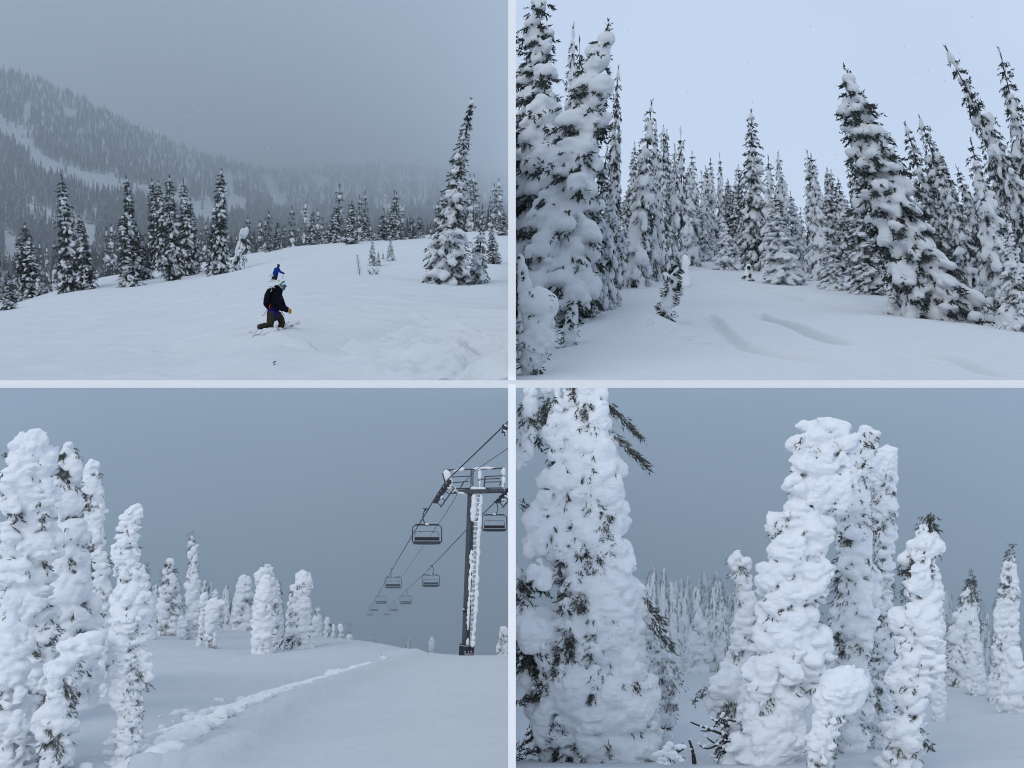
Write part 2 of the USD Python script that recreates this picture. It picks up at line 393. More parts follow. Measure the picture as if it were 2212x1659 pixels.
# lower left: a rounded snow crest beside the lift
bl = [(x, 800, 2.9) for x in (-60, 60, 180, 300, 420, 520)] + [(x, 778, 3.3) for x in (-60, 60, 180, 300, 420, 520)]
bl += [(79, 759, 3.5), (100, 715, 4.2), (148, 659, 6.5), (148, 637, 8.7), (100, 637, 8.7), (40, 640, 8.7), (-60, 645, 8.7), (176, 636, 9.2), (218, 629, 10.5), (250, 629, 10.5), (319, 635, 9.6), (361, 639, 8.9), (393, 644, 8.2), (428, 652.5, 7.4), (458, 655.2, 6.9), (508, 655.5, 6.7), (540, 656, 6.7),
       (466, 656.5, 6.0), (466, 656, 6.6), (508, 656.5, 6.0), (430, 656.5, 6.2), (466, 663, 8.5), (466, 675, 10), (508, 664, 8.5), (430, 660, 9), (540, 666, 8.5),
       (278, 692, 5.2), (380, 665, 6.2), (176, 731, 4), (370, 708, 4.7), (250, 650, 8.2), (500, 690, 5.0), (20, 690, 5)]
bl += [(x, 652 + (x > 380) * 14, 12.5) for x in (-60, 60, 180, 300, 420, 540)] + [(x, 690, 18) for x in (-60, 120, 300, 540)] + [(x, 722, 34.9) for x in (-60, 120, 300, 540)]
G_BL = Ground(bl)
def drift_bl(X, Y, P, D):
    a = noise2(X + 0.2 * Y, Y, 0.9, 0.55, 21, 3) * 0.09 * np.clip((300 - P) / 160, 0.12, 1)
    b = noise2(X, Y, 0.09, 0.3, 25, 2) * 0.02 * np.clip((260 - P) / 80, 0, 1)
    return a + b
churn_path = px_path([(150, 764, 3.4), (200, 730, 4.05), (255, 700, 4.9), (310, 681, 5.5), (378, 666, 6.2)])
def churn(X, Y, P, D):
    from scipy.spatial import cKDTree
    pts = curve(churn_path, 300)
    dist, k = cKDTree(pts).query(np.stack([X.ravel(), Y.ravel()], -1))
    dist = dist.reshape(X.shape)
    side = np.sign((X.ravel() - pts[k, 0])).reshape(X.shape)
    w = np.exp(-(dist / 0.17) ** 2)
    lump = np.abs(noise2(X, Y, 0.06, 0.09, 31, 3)) * 0.1
    return w * lump + 0.045 * np.exp(-((dist - 0.16) / 0.07) ** 2) * (side > 0) - 0.03 * np.exp(-((dist - 0.12) / 0.1) ** 2) * (side < 0)
G_BL.extra = [drift_bl, churn]
structure('snow_crest', G_BL.grid(-110, 510.2, 420, 2.95, 34.9, 300, 772), M['snow_near'])

rt = np.random.default_rng(15)
tp_ = curve(churn_path, 400)
bs_ = []
for _ in range(1300):
    u = rt.uniform(0, 1) ** 0.8; c_ = tp_[int(u * 399)]
    off = -abs(rt.normal()) * 0.085 * (1.25 - 0.75 * u) + 0.03
    x_, y_ = c_[0] + off, c_[1] + rt.normal() * 0.05
    pxx = 512 + x_ / y_ * F
    r_ = rt.choice([0.005, 0.007, 0.010, 0.015]) * (y_ / 4.5) ** 0.5
    bs_.append((x_, y_, 0.0, r_ * 1.3, r_ * 1.6, r_ * 0.8, pxx))
for _ in range(700):
    u = rt.uniform(0, 1); c_ = tp_[int(u * 399)]
    w_ = 0.055 * (1.15 - 0.75 * u)
    x_, y_ = c_[0] + rt.uniform(-1, 0.15) * w_, c_[1] + rt.normal() * 0.03
    r_ = rt.uniform(0.011, 0.019) * (1.1 - 0.4 * u)
    bs_.append((x_, y_, 0.0, r_ * 1.6, r_ * 2.0, r_ * 0.75, 512 + x_ / y_ * F))
CHURN = bs_

# lower right: a clearing among the rimed trees
br = [(x, 776, 4) for x in (505, 600, 700, 800, 900, 1030, 1090)]
br += [(929, 685, 10), (963, 688, 10), (1016, 722, 7), (998, 701, 8.6), (952, 759, 5), (683, 673, 11), (720, 671.5, 11.5), (674, 754, 5), (697, 708, 7), (521, 724, 7), (600, 700, 8), (800, 700, 8), (870, 700, 8), (600, 676, 11), (800, 676, 11), (1040, 712, 8), (1090, 715, 8), (1040, 695, 10.5)]
br += [(x, 690, 14) for x in (505, 650, 800, 950, 1090)] + [(x, 702, 20) for x in (505, 650, 800, 950, 1090)] + [(x, 722, 34.9) for x in (505, 700, 900, 1090)]
G_BR = Ground(br)
G_BR.extra = [lambda X, Y, P, D: noise2(X, Y, 0.9, 0.6, 41, 3) * 0.2 * np.clip((P - 700) / 200, 0.25, 1) + noise2(X, Y, 0.25, 0.2, 43, 2) * 0.02]
structure('snow_clearing', G_BR.grid(513.8, 1130, 300, 3.9, 34.9, 220, 772), M['snow_near'])

structure('churned_track', lumps([(x_, y_, G_BL.z(pxx, y_) - rz_ * 0.1, rx_, ry_, rz_, 0) for x_, y_, _, rx_, ry_, rz_, pxx in CHURN], 0.006, [(7, 5, 0.9, 4), (4, 4, 0.8, 3)], 0.6), M['fresh_snow'])

# what parts the four places: a white board between left and right, and the white coped wall on which the upper places stand
GUT = 7.7
obj_ = structure('partition_wall', cat([box((0, 7.1, -2.0), (GUT / F * 3.2, 7.8, 4.0))]), M['wall'], False)
structure('upper_partition_wall', box((0, 55, 6.2), (GUT / F * 35.6, 38.8, 12.2)), M['wall'], False)
structure('coping', box((0, 35.55, 0), (40, 0.5, GUT / F * 35.3)), M['wall'], False)
backdrop = mat('backdrop_sky', {'g': ('geometry', {}), 'n': ('noise_texture', {'scale': 0.12, 'detail': 3.0}), 'r': ('rgb_ramp', {'ramp': [(0.3, (0.24, 0.325, 0.435)), (0.7, (0.27, 0.355, 0.465))]}), 'e': ('emission', {'strength': 1.0})},
               [('g.position', 'n.vector'), ('n.fac', 'r.fac'), ('r.color', 'e.color')], surface='e.emission')
structure('sky_backdrop', box((0, 35.2, -6.05), (40, 0.1, 11.9)), backdrop, False)

# air: fog in the two lower places, falling snow and cloud over the valley of the upper left one
def haze(c, s, density, col, absorb=(0, 0, 0)):
    n = numbered('/World/Looks/fog')
    m = usdkit.material(stage, n, {'v': ('principled_volume', {'density': density, 'color': col, 'absorption_color': absorb, 'anisotropy': 0.0})}, [], volume='v.volume')
    return tag(obj('haze', box(c, s), m, None, False), kind='stuff')
haze((0, (7.2 + 35.1) / 2, -6.15), (30, 27.9, 12.1), 0.05, (0.76, 0.88, 0.95))
haze((-2200.2, 4360, 440), (4400, 8280, 1100), 0.00046, (0.71, 0.77, 0.80))

# ------------------------------------------------------------------ trees
def fir_parts(h, R, seed, vox, whorl=0.5, power=0.8, load=1.0, droop=0.6, sprig=0.3, top=0.12, per=6, bare=0.0, blades=6, skew=0.0, lean_snow=0.0, lift=0.0, rag=0.22, top_dark=0.12, cap=9.0, skip=0.1, rim=3, tall=1.0, lumpy=0.8):
    """A conifer with its base at the origin: trunk, drooping branches with needle sprays, and pads of snow lying on them."""
    rng = np.random.default_rng(seed)
    n = max(6, int(h / whorl))
    balls, P, D = [], [], []
    for k in range(n):
        u = (k + rng.uniform(-0.35, 0.35)) / n
        u = min(max(u, 0.0), 0.985)
        z0 = h * (0.03 + 0.95 * u)
        r = R * ((1 - u) ** power) * (0.8 + 0.2 * min(1, u * 8)) + R * top * (1 - u)
        m = max(3, int(round(per * (0.35 + 0.65 * (1 - u)))))
        a0 = rng.uniform(0, 6.28)
        for j in range(m):
            a = a0 + 6.28 * j / m + rng.normal() * 0.25
            L = r * rng.uniform(1 - rag * 1.6, 1 + rag)
            dr = droop * (1 - 0.75 * u) * rng.uniform(0.7, 1.25) - lift * u
            ca, sa = math.cos(a), math.sin(a)
            pads = max(1, int(L / (vox * 3.2)) + 1)
            full = rng.uniform() > bare and (u < 1 - top_dark or rng.uniform() < 0.45)
            for i in range(pads):
                t = (i + 0.75) / pads
                x = L * t
                z = z0 - dr * L * t ** 1.35
                rb = (0.20 * L + 0.05 * R + 0.025 * h * whorl) * rng.uniform(0.75, 1.3) * load * (1.15 - 0.3 * t)
                rb = min(max(rb, vox * 1.25), cap * rng.uniform(0.7, 1.15))
                on = full and rng.uniform() > skip
                if on:
                    balls.append((ca * x + lean_snow * rb, sa * x, z + rb * 0.4, rb * rng.uniform(0.8, 1.45), rb * rng.uniform(0.8, 1.45), rb * rng.uniform(0.5, 0.95) * tall, rng.normal() * 0.35 - 0.3 * ca * dr))
                for _ in range(rim if on else rim + 2):
                    b_ = a + rng.normal() * 0.5
                    ro = rb * rng.uniform(0.55, 1.15) if on else rng.normal() * sprig * 0.4
                    P.append((ca * x + math.cos(b_) * ro, sa * x + math.sin(b_) * ro, z - (rb * rng.uniform(0.05, 0.6) * tall if on else sprig * 0.2)))
                    D.append((math.cos(b_) + rng.normal() * 0.3, math.sin(b_) + rng.normal() * 0.3, -0.35 - dr * 0.6 + rng.normal() * 0.25))
    for k in range(5):                        # the leader
        P.append((0, 0, h * (0.955 + 0.008 * k))); D.append((rng.normal() * 0.25, rng.normal() * 0.25, 1.0))
    if load > 0:
        balls.append((0, 0, h * 0.975, max(vox * 1.2, R * 0.07), max(vox * 1.2, R * 0.07), max(vox * 2.2, h * 0.012), 0))
    P, D = np.array(P), np.array(D)
    fol = sprigs(P, D, sprig, rng, blades)
    sn = lumps(balls, vox, [(10, 9, 1.3 * lumpy, seed + 6), (5, 4, 0.8 * lumpy, seed + 7)], 0.6, crumbs=10) if load > 0 else None
    tr = tube([(0, 0, -0.05 * h), (0, 0, h * 0.5), (0, 0, h)], [R * 0.11 + 0.01 * h, R * 0.06 + 0.005 * h, 0.0015 * h], 7)
    return tr, fol, sn

def dress_tree(parent, parts, needle='needle', snow_m='tree_snow'):
    tr, fol, sn = parts
    obj('trunk', tr, M['bark'], parent)
    obj('crown', fol, M[needle], parent, smooth=False)
    if sn is not None:
        obj('snow', sn, M[snow_m], parent)

def make_model(name, parts, **kw):
    kw = {'needle': 'needle_grey', **kw}
    m = model(name)
    dress_tree(m, parts, **kw)
    return m

SPIRE = [make_model(f'spire_fir_model_{i}', fir_parts(10, 1.05, 100 + i, 0.078, whorl=0.28, power=0.62, load=0.52, cap=0.2, droop=0.8, sprig=0.36, per=7, bare=0.25, rag=0.3, rim=2, skip=0.12)) for i in range(4)]
BROAD = [make_model(f'broad_fir_model_{i}', fir_parts(10, 2.3, 200 + i, 0.16, whorl=0.5, power=0.95, load=0.6, droop=0.7, sprig=0.5, per=8, bare=0.25, rag=0.25, rim=2)) for i in range(3)]
SMALL = [make_model(f'forest_fir_model_{i}', fir_parts(10, 1.1, 300 + i, 0.17, whorl=0.6, cap=0.42, power=0.85, load=0.7, droop=0.6, sprig=0.6, rim=2, per=5, bare=0.4, blades=4)) for i in range(4)]
LADEN = [make_model(f'laden_fir_model_{i}', fir_parts(10, 1.25, 400 + i, 0.08, whorl=0.32, power=0.72, load=0.78, droop=1.1, sprig=0.3, per=7, bare=0.12, rag=0.3, top_dark=0.15, cap=0.3, skip=0.12, rim=2, tall=1.3)) for i in range(5)]
DENSE = [make_model(f'dense_fir_model_{i}', fir_parts(10, 1.0, 450 + i, 0.075, whorl=0.25, power=0.55, load=0.74, droop=0.8, sprig=0.28, per=8, bare=0.14, rag=0.25, top_dark=0.1, cap=0.2, skip=0.15, rim=2)) for i in range(4)]
MODEL_R = {'spire': (SPIRE, 1.05), 'broad': (BROAD, 2.3), 'small': (SMALL, 1.1), 'laden': (LADEN, 1.25), 'dense': (DENSE, 1.0)}

def plant(kind, panel, ztop, zbase, zwidth, label, ground, near, far, d=None, name='fir_tree', group=None, k=None, rng=random.Random(3), sink=0.02):
    """A copy of a model tree: ztop and zbase are its top and foot in the quarter, zwidth its spread."""
    (tx, ty), (bx, by) = q(panel, *ztop), q(panel, *zbase)
    d = d or ground.find(bx, by, near, far)
    base = ground.spot(bx, d)
    by = 384 - base[2] / d * F
    h = (by - ty) * d / F
    lean = math.degrees(math.atan2(tx - bx, by - ty))
    H = h / math.cos(math.radians(lean)) * (1 + sink)
    r = zwidth * Q / 2 * d / F * (0.88 if panel == 'tl' else 1.0)
    models, R0 = MODEL_R[kind]
    src = models[(k if k is not None else rng.randrange(99)) % len(models)]
    s = r / R0 / 1.12
    return copy(src, name, label, 'fir tree', (base[0], base[1], base[2] - sink * h), (0, lean, rng.uniform(0, 360)), (s, s, H / 10.0), group)
# rotateZYX turns about z first, then leans about y

# --- upper left: the trees one can tell apart
A = (G_TL, 60, 330)
plant('spire', 'tl', (268, 762), (303, 1262), 112, 'tall slim snow-flecked fir standing left of the group, left of a half-height one', *A, k=0)
plant('spire', 'tl', (340, 935), (380, 1252), 95, 'half-height fir leaning on the right side of the tall slim fir at left', *A, k=1)
plant('spire', 'tl', (528, 930), (560, 1240), 105, 'snow-plastered fir with a blunt top in front of a taller dark spire', *A, k=2)
plant('spire', 'tl', (545, 760), (583, 1215), 90, 'tall dark spire rising behind the blunt snow-plastered fir', *A, k=3)
plant('spire', 'tl', (606, 1005), (635, 1208), 78, 'short dark fir between two groups of tall firs on the slope', *A, k=0)
plant('spire', 'tl', (658, 778), (672, 1165), 82, 'tall fir with a broken bent top beside its twin, middle of the group', *A, k=1)
plant('spire', 'tl', (684, 785), (706, 1170), 80, 'tall fir close on the right of the one with the broken bent top', *A, k=2)
plant('spire', 'tl', (730, 758), (748, 1212), 98, 'tall fir with a white snow-plastered foot, foremost of the middle group', *A, k=3)
plant('spire', 'tl', (793, 778), (812, 1192), 86, 'tall dark fir just right of the fir with the snow-plastered foot', *A, k=0)
plant('spire', 'tl', (822, 862), (836, 1180), 70, 'dark narrow fir leaning on the right edge of the middle group', *A, k=1)
plant('spire', 'tl', (955, 732), (948, 1186), 98, 'tall lone fir with a clean pointed top right of the middle group', *A, k=2)
plant('spire', 'tl', (915, 1000), (915, 1180), 60, 'small fir against the left foot of the tall lone pointed fir', *A, k=3)
plant('spire', 'tl', (105, 968), (152, 1252), 100, 'bigger dark fir near the left edge, above a rounded snowy bush', *A, k=1)
plant('spire', 'tl', (82, 1020), (95, 1245), 66, 'narrow fir just left of the bigger dark fir near the left edge', *A, k=2)
plant('spire', 'tl', (36, 1180), (42, 1338), 80, 'snowy fir cut off by the left edge at the foot of the slope', *A, k=0)
plant('broad', 'tl', (98, 1208), (98, 1276), 60, 'small rounded snowy bush fir below the dark fir at left edge', *A, k=0)
plant('broad', 'tl', (2082, 962), (2062, 1226), 138, 'broad young fir beside the tall bent spire on the right', *A, k=1)
plant('spire', 'tl', (2120, 985), (2135, 1142), 66, 'dark young fir half behind the broad one on the right', *A, k=3)
plant('broad', 'tl', (1610, 1020), (1608, 1152), 44, 'sapling with a dark knob on top in the row on open snow', *A, k=2)
plant('broad', 'tl', (1635, 1085), (1634, 1152), 30, 'tiny sapling just right of the knob-topped sapling', *A, k=0)
plant('broad', 'tl', (1655, 1092), (1655, 1122), 20, 'smallest sapling between two others on the open snow', *A, k=1)
plant('broad', 'tl', (1686, 1030), (1688, 1128), 46, 'rightmost and bushiest sapling of the row on the open snow', *A, k=2)
for ztop, zbase, w in (((1200, 955), (1200, 1082), 34), ((1160, 1000), (1160, 1090), 34), ((1350, 905), (1345, 1056), 40), ((1380, 1000), (1380, 1056), 26), ((1520, 870), (1515, 1056), 62), ((1455, 890), (1440, 1050), 62), ((1578, 920), (1578, 1040), 46), ((1650, 925), (1648, 1038), 48),
                       ((1700, 880), (1695, 1038), 60), ((1740, 970), (1740, 1035), 30), ((1778, 930), (1780, 1033), 38), ((1815, 935), (1815, 1031), 40), ((2176, 915), (2170, 1018), 50)):
    plant('spire', 'tl', ztop, zbase, w * 1.15, 'snow-dusted fir standing along the crest of the open slope in front of the forest', *A, name='crest_fir', group='firs along the crest of the open slope')

# the tall bent spire on the right, one of a kind
def spot_of(ground, panel, z, near, far):
    bx, by = q(panel, *z)
    d = ground.find(bx, by, near, far)
    return ground.spot(bx, d), d
b, d = spot_of(G_TL, 'tl', (1928, 1230), 60, 250)
k_ = Q * d / F
H, R = 830 * k_, 80 * k_
tr_, fo_, sn_ = fir_parts(H, R, 77, 1.25 * d / F, whorl=H / 54, power=1.9, load=0.72, cap=0.36, droop=0.75, sprig=20 * k_, per=10, bare=0.2, rim=2, rag=0.3, top=0.34, top_dark=0.1)
def bend(v):                                  # the spire leans right and curves up
    v = np.array(v, float); u = np.clip(v[:, 2] / H, 0, 1)
    v[:, 0] += (35 * u + 80 * u ** 2.2) * k_
    return v
tt = thing('bent_spire_fir', 'tallest fir, a thin bent spire on a wide skirt, right of the slope', 'fir tree', b - (0, 0, 0.03 * H))
tr_.vertices = bend(tr_.vertices)
dress_tree(tt, (tr_, (bend(fo_[0]), fo_[1]), (bend(sn_[0]), sn_[1])), 'needle_grey')
# the leaning white-backed one
b, d = spot_of(G_TL, 'tl', (1013, 1172), 60, 330)
k_ = Q * d / F
tt = thing('leaning_fir', 'short fir leaning right with its white trunk side showing', 'fir tree', b - (0, 0, 0.2), (0, 15, 0))
tr_, fo_, sn_ = fir_parts(195 * k_, 30 * k_, 81, 1.2 * d / F, whorl=14 * k_, power=0.4, load=0.7, droop=1.3, sprig=17 * k_, per=5, bare=0.35, rag=0.3, top=0.3, rim=1)
bl_ = [(-12 * k_ + rng_ * 0, -14 * k_, z * k_, 9 * k_, 6 * k_, 16 * k_, 0.0) for rng_, z in enumerate(range(5, 195, 12))] + [(0, 0, 185 * k_, 15 * k_, 15 * k_, 20 * k_, 0.0), (-6 * k_, 0, 165 * k_, 17 * k_, 15 * k_, 20 * k_, 0.0)]
sn2 = lumps(bl_, 1.1 * d / F, [(5, 5, 0.4, 3)], 0.8)
dress_tree(tt, (tr_, fo_, join([sn_, sn2])))
# bare sapling
b, d = spot_of(G_TL, 'tl', (1555, 1190), 60, 250)
k_ = Q * d / F
tt = thing('bare_sapling', 'thin nearly bare sapling leaning left on the open snow', 'sapling', b - (0, 0, 0.05), (0, -7, 0))
obj('trunk', tube([(0, 0, 0), (0, 0, 94 * k_)], [1.6 * k_, 0.5 * k_], 5), M['bark'], tt)
tw = []
rs = np.random.default_rng(8)
for z in np.arange(14, 92, 7.5):
    for s in (-1, 1):
        L = (14 - 0.08 * z) * k_ * rs.uniform(0.7, 1.2)
        tw.append(tube([(0, 0, z * k_), (s * L * 0.6, rs.normal() * L * 0.3, (z + 2) * k_), (s * L, rs.normal() * L * 0.3, (z + 1) * k_)], [0.9 * k_, 0.7 * k_, 0.4 * k_], 4))
obj('twigs', cat(tw), M['bark'], tt)
obj('snow', lumps([(rs.normal() * 3 * k_, 0, z * k_, 6 * k_, 5 * k_, 4 * k_, 0) for z in range(52, 92, 9)], 1.2 * d / F), M['tree_snow'], tt)

# the forest on the far side of the crest: every trunk its own tree
rf = random.Random(11)
for i in range(298):
    px = rf.uniform(196, 505) if i < 235 else rf.uniform(6, 200)
    d = rf.uniform(340, 760) if i < 235 else rf.uniform(380, 640)
    h = rf.uniform(12.5, 18.5) * (1.0 if i < 235 else 1.05) * (1 + max(0, d - 450) / 900)
    base = G_TL.spot(px, d)
    s = h / 10 * rf.uniform(0.55, 0.8)
    copy(SMALL[rf.randrange(4)], 'forest_fir', 'snow-dusted fir in the dense forest strip beyond the crest of the slope', 'fir tree', base - (0, 0, 0.3), (0, rf.uniform(-2, 2), rf.uniform(0, 360)), (s, s, h / 10), 'firs in the forest strip beyond the crest')

# the forested mountain side with its white ski runs
ridge = np.array([q('tl', *p) for p in ((-300, 190), (33, 308), (120, 332), (250, 385), (400, 452), (500, 505), (570, 548), (700, 595), (800, 645), (900, 675), (1000, 700), (1100, 728), (1250, 742), (1450, 722), (1700, 716), (1900, 738), (2200, 765), (2420, 790))])
rd = np.interp(ridge[:, 0], [-70, 0, 120, 230, 300, 400, 520], [2900, 3000, 3400, 4400, 6600, 7600, 7600])
mpx = np.linspace(-110, 511, 200); mt = np.linspace(0, 1, 90)
PX, T = np.meshgrid(mpx, mt, indexing='ij')
foot = 300 - 0.1 * PX
ry = np.interp(PX, ridge[:, 0], ridge[:, 1]); rdist = np.interp(PX, ridge[:, 0], rd)
MD = 980 * (rdist / 980) ** T
MPY = foot + (ry - foot) * T ** 0.9 + 2.2 * np.sin(PX / 17 + T * 5) * (1 - T) * T * 3
def mountain(px, t):
    i = (px + 110) / 621 * 199; j = np.asarray(t) * 89
    g = lambda A: ndimage.map_coordinates(A, [np.atleast_1d(i), np.atleast_1d(j)], order=1, mode='nearest')
    return g(MPY), g(MD)
X, Y, Z = (PX - 512) / F * MD, MD, (384 - MPY) / F * MD
i, j = np.meshgrid(np.arange(199), np.arange(89), indexing='ij')
qd = np.stack([i * 90 + j, (i + 1) * 90 + j, (i + 1) * 90 + j + 1, i * 90 + j + 1], -1).reshape(-1, 4)
structure('mountain', (np.stack([X, Y, Z], -1).reshape(-1, 3), np.vstack([qd[:, [0, 1, 2]], qd[:, [0, 2, 3]]])), M['snow_tl'])

from shapely.geometry import Polygon, Point
from shapely.prepared import prep
runs = [[(-30, 470), (35, 535), (110, 590), (160, 650), (210, 690), (330, 740), (480, 765), (560, 790), (650, 815), (720, 845), (860, 890), (930, 905), (930, 950), (850, 925), (700, 850), (620, 825), (540, 805), (440, 795), (380, 790), (300, 750), (200, 720), (150, 690), (130, 640), (90, 600), (20, 570)],
        [(770, 800), (800, 790), (790, 840), (830, 880), (900, 865), (930, 900), (905, 930), (840, 925), (770, 870)],
        [(970, 755), (990, 750), (1005, 790), (1000, 840), (1040, 860), (1090, 875), (1060, 885), (985, 885), (960, 850)],
        [(1135, 765), (1170, 768), (1185, 810), (1200, 835), (1240, 850), (1215, 885), (1190, 870), (1165, 820)],
        [(1330, 755), (1420, 775), (1430, 792), (1350, 778)], [(1300, 915), (1350, 925), (1350, 985), (1330, 980)], [(1620, 875), (1700, 890), (1750, 895), (1740, 915), (1660, 905)],
        [(110, 890), (200, 905), (300, 950), (330, 960), (410, 985), (412, 1060), (380, 1075), (370, 1010), (260, 965), (190, 930), (130, 925)],
        [(20, 985), (60, 1030), (90, 1090), (60, 1120), (20, 1130)], [(265, 468), (330, 480), (325, 500), (280, 490)], [(110, 450), (130, 450), (125, 495), (108, 490)]]
run_polys = [prep(Polygon([q('tl', *p) for p in r_]).buffer(0.8)) for r_ in runs]
rm = np.random.default_rng(4)
spots = []
tries = 0
while len(spots) < 21000 and tries < 60000:
    tries += 1
    px = rm.uniform(-60, 509); t = rm.uniform(0.0, 1.0)
    py, dd = (float(a[0]) for a in mountain(px, t))
    pt = Point(px, py)
    pt2 = Point(px, py - 11.0 * 1407 / dd)
    if any(r_.contains(pt) or r_.contains(pt2) for r_ in run_polys) and rm.uniform() > 0.012:
        continue
    if px > 300 and py < 205 and rm.uniform() < 0.25 + 0.3 * math.sin(px * 0.3):
        continue
    if float(meshkit.noise(np.array([px / 16.0, py / 9.0, 0.5]), 5)) > 0.66 and rm.uniform() < 0.6:
        continue
    spots.append(((px - 512) / F * dd, dd, (384 - py) / F * dd - 0.5))
for _ in range(1500):                          # the same forest comes up from the valley to the back of the slope
    px = rm.uniform(-60, 509); dd = rm.uniform(430, 1000) if px > 215 else rm.uniform(520, 1000)
    p_ = G_TL.spot(px, dd)
    spots.append((p_[0], p_[1], p_[2] - 0.5))
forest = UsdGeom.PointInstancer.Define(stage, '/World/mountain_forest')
tag(forest.GetPrim(), 'dense dark forest of small firs covering the mountain side behind the slope', 'forest', None, 'stuff')
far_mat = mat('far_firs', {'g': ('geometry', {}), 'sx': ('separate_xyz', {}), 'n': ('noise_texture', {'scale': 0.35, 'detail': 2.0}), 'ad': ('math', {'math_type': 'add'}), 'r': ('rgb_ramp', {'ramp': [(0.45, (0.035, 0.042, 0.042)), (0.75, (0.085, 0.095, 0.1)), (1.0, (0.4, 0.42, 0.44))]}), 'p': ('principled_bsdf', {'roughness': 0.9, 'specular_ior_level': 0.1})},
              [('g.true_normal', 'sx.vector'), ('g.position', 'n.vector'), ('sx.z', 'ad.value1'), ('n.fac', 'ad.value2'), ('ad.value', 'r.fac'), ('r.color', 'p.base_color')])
for v_ in range(3):
    rr = np.random.default_rng(60 + v_)
    vs, fs, o = [], [], 0
    for k in range(7):
        z0, z1 = 1.2 + 1.9 * k, 1.2 + 1.9 * k + 3.6
        rad = 2.0 * (1 - k / 7.6) ** 0.85
        a = np.arange(7) * 6.283 / 7 + rr.uniform(0, 1)
        rj = rad * rr.uniform(0.6, 1.2, 7)
        ring = np.stack([rj * np.cos(a), rj * np.sin(a), z0 + rr.uniform(-0.5, 0.3, 7)], 1)
        vs.append(np.vstack([ring, [[0, 0, z1]]])); fs += [(o + i, o + (i + 1) % 7, o + 7) for i in range(7)]
        o += 8
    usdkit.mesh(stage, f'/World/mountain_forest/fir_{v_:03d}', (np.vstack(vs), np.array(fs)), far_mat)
forest.CreatePrototypesRel().SetTargets([Sdf.Path(f'/World/mountain_forest/fir_{v_:03d}') for v_ in range(3)])
forest.CreateProtoIndicesAttr(Vt.IntArray([int(x) for x in rm.integers(0, 3, len(spots))]))
forest.CreatePositionsAttr(Vt.Vec3fArray.FromNumpy(np.array(spots, np.float32)))
sc = rm.uniform(0.45, 1.25, len(spots)) * np.array([1.0 + max(0.0, p_[1] - 3500) / 4500 for p_ in spots])
forest.CreateScalesAttr(Vt.Vec3fArray.FromNumpy(np.stack([sc * rm.uniform(1.0, 1.5, len(sc)), sc * 1.25, sc], 1).astype(np.float32)))

# --- upper right: the trees round the clearing
B = (G_TR, 37, 200)
def giant(panel, top, foot, half, d, label, name, seed, ground, clip=None, curve_x=0.0, vox=1.9, **kw):
    """A near tree of its own: half is its half spread at the foot, in the quarter's pixels."""
    (tx, ty), (bx, by) = q(panel, *top), q(panel, *foot)
    base = ground.spot(bx, d)
    by = 384 - base[2] / d * F
    k = d / F
    H = (by - ty) * k * 1.02
    R = half * Q * k
    tr_, fo_, sn_ = fir_parts(H, R, seed, vox * k, **{**dict(whorl=15 * k, power=0.75, load=1.1, droop=0.9, sprig=9 * k, per=8, bare=0.12, rag=0.28), **kw})
    def shape(v):
        v = np.array(v, float); u = np.clip(v[:, 2] / H, -0.05, 1.05)
        v[:, 0] += (tx - bx) * k * u + curve_x * Q * k * np.sin(np.pi * np.clip(u, 0, 1))
        return v
    parts = [(shape(tr_.vertices), tr_.faces), (shape(fo_[0]), fo_[1]), (shape(sn_[0]), sn_[1])]
    if clip is not None:
        parts = [clip_x(p, clip - base[0], 1) for p in parts]
    t = thing(name, label, 'fir tree', base - (0, 0, 0.02 * H))
    dress_tree(t, parts, 'needle_grey')
    return t

giant('tr', (418, 100), (190, 1340), 172, 58, 'biggest snow-pillowed fir at far left, its white tip leaning right', 'snow_laden_fir', 501, G_TR, clip=0.11, curve_x=-45, load=1.5, whorl=13 * 58 / F, per=8, droop=1.15, bare=0.12, power=0.85, top_dark=0.0, cap=12 * 58 / F, skip=0.22, rim=5, tall=1.15)
giant('tr', (1447, 305), (1862, 1395), 158, 64, 'biggest fir at right, leaning left with twin tips and a wide snowy skirt', 'snow_laden_fir', 502, G_TR, curve_x=-30, load=1.15, per=11, whorl=8.5 * 64 / F, power=0.7, top_dark=0.05, bare=0.08, cap=7.5 * 64 / F, skip=0.2, rim=4, tall=1.1, vox=1.7)
giant('tr', (150, 255), (75, 1260), 120, 66, 'rounded snow-smothered fir with a dark drooping tip at the left edge', 'snow_laden_fir', 503, G_TR, clip=0.11, load=1.5, per=8, whorl=13 * 66 / F, power=0.55, top_dark=0.18, cap=13 * 66 / F, skip=0.2, rim=5)
giant('tr', (125, -60), (35, 1250), 105, 74, 'tall fir cut by the left and top edges, leaning right', 'snow_laden_fir', 504, G_TR, clip=0.11, load=0.9, power=0.5, top_dark=0.0, per=9, whorl=10 * 74 / F, cap=7 * 74 / F, skip=0.2, rim=4)
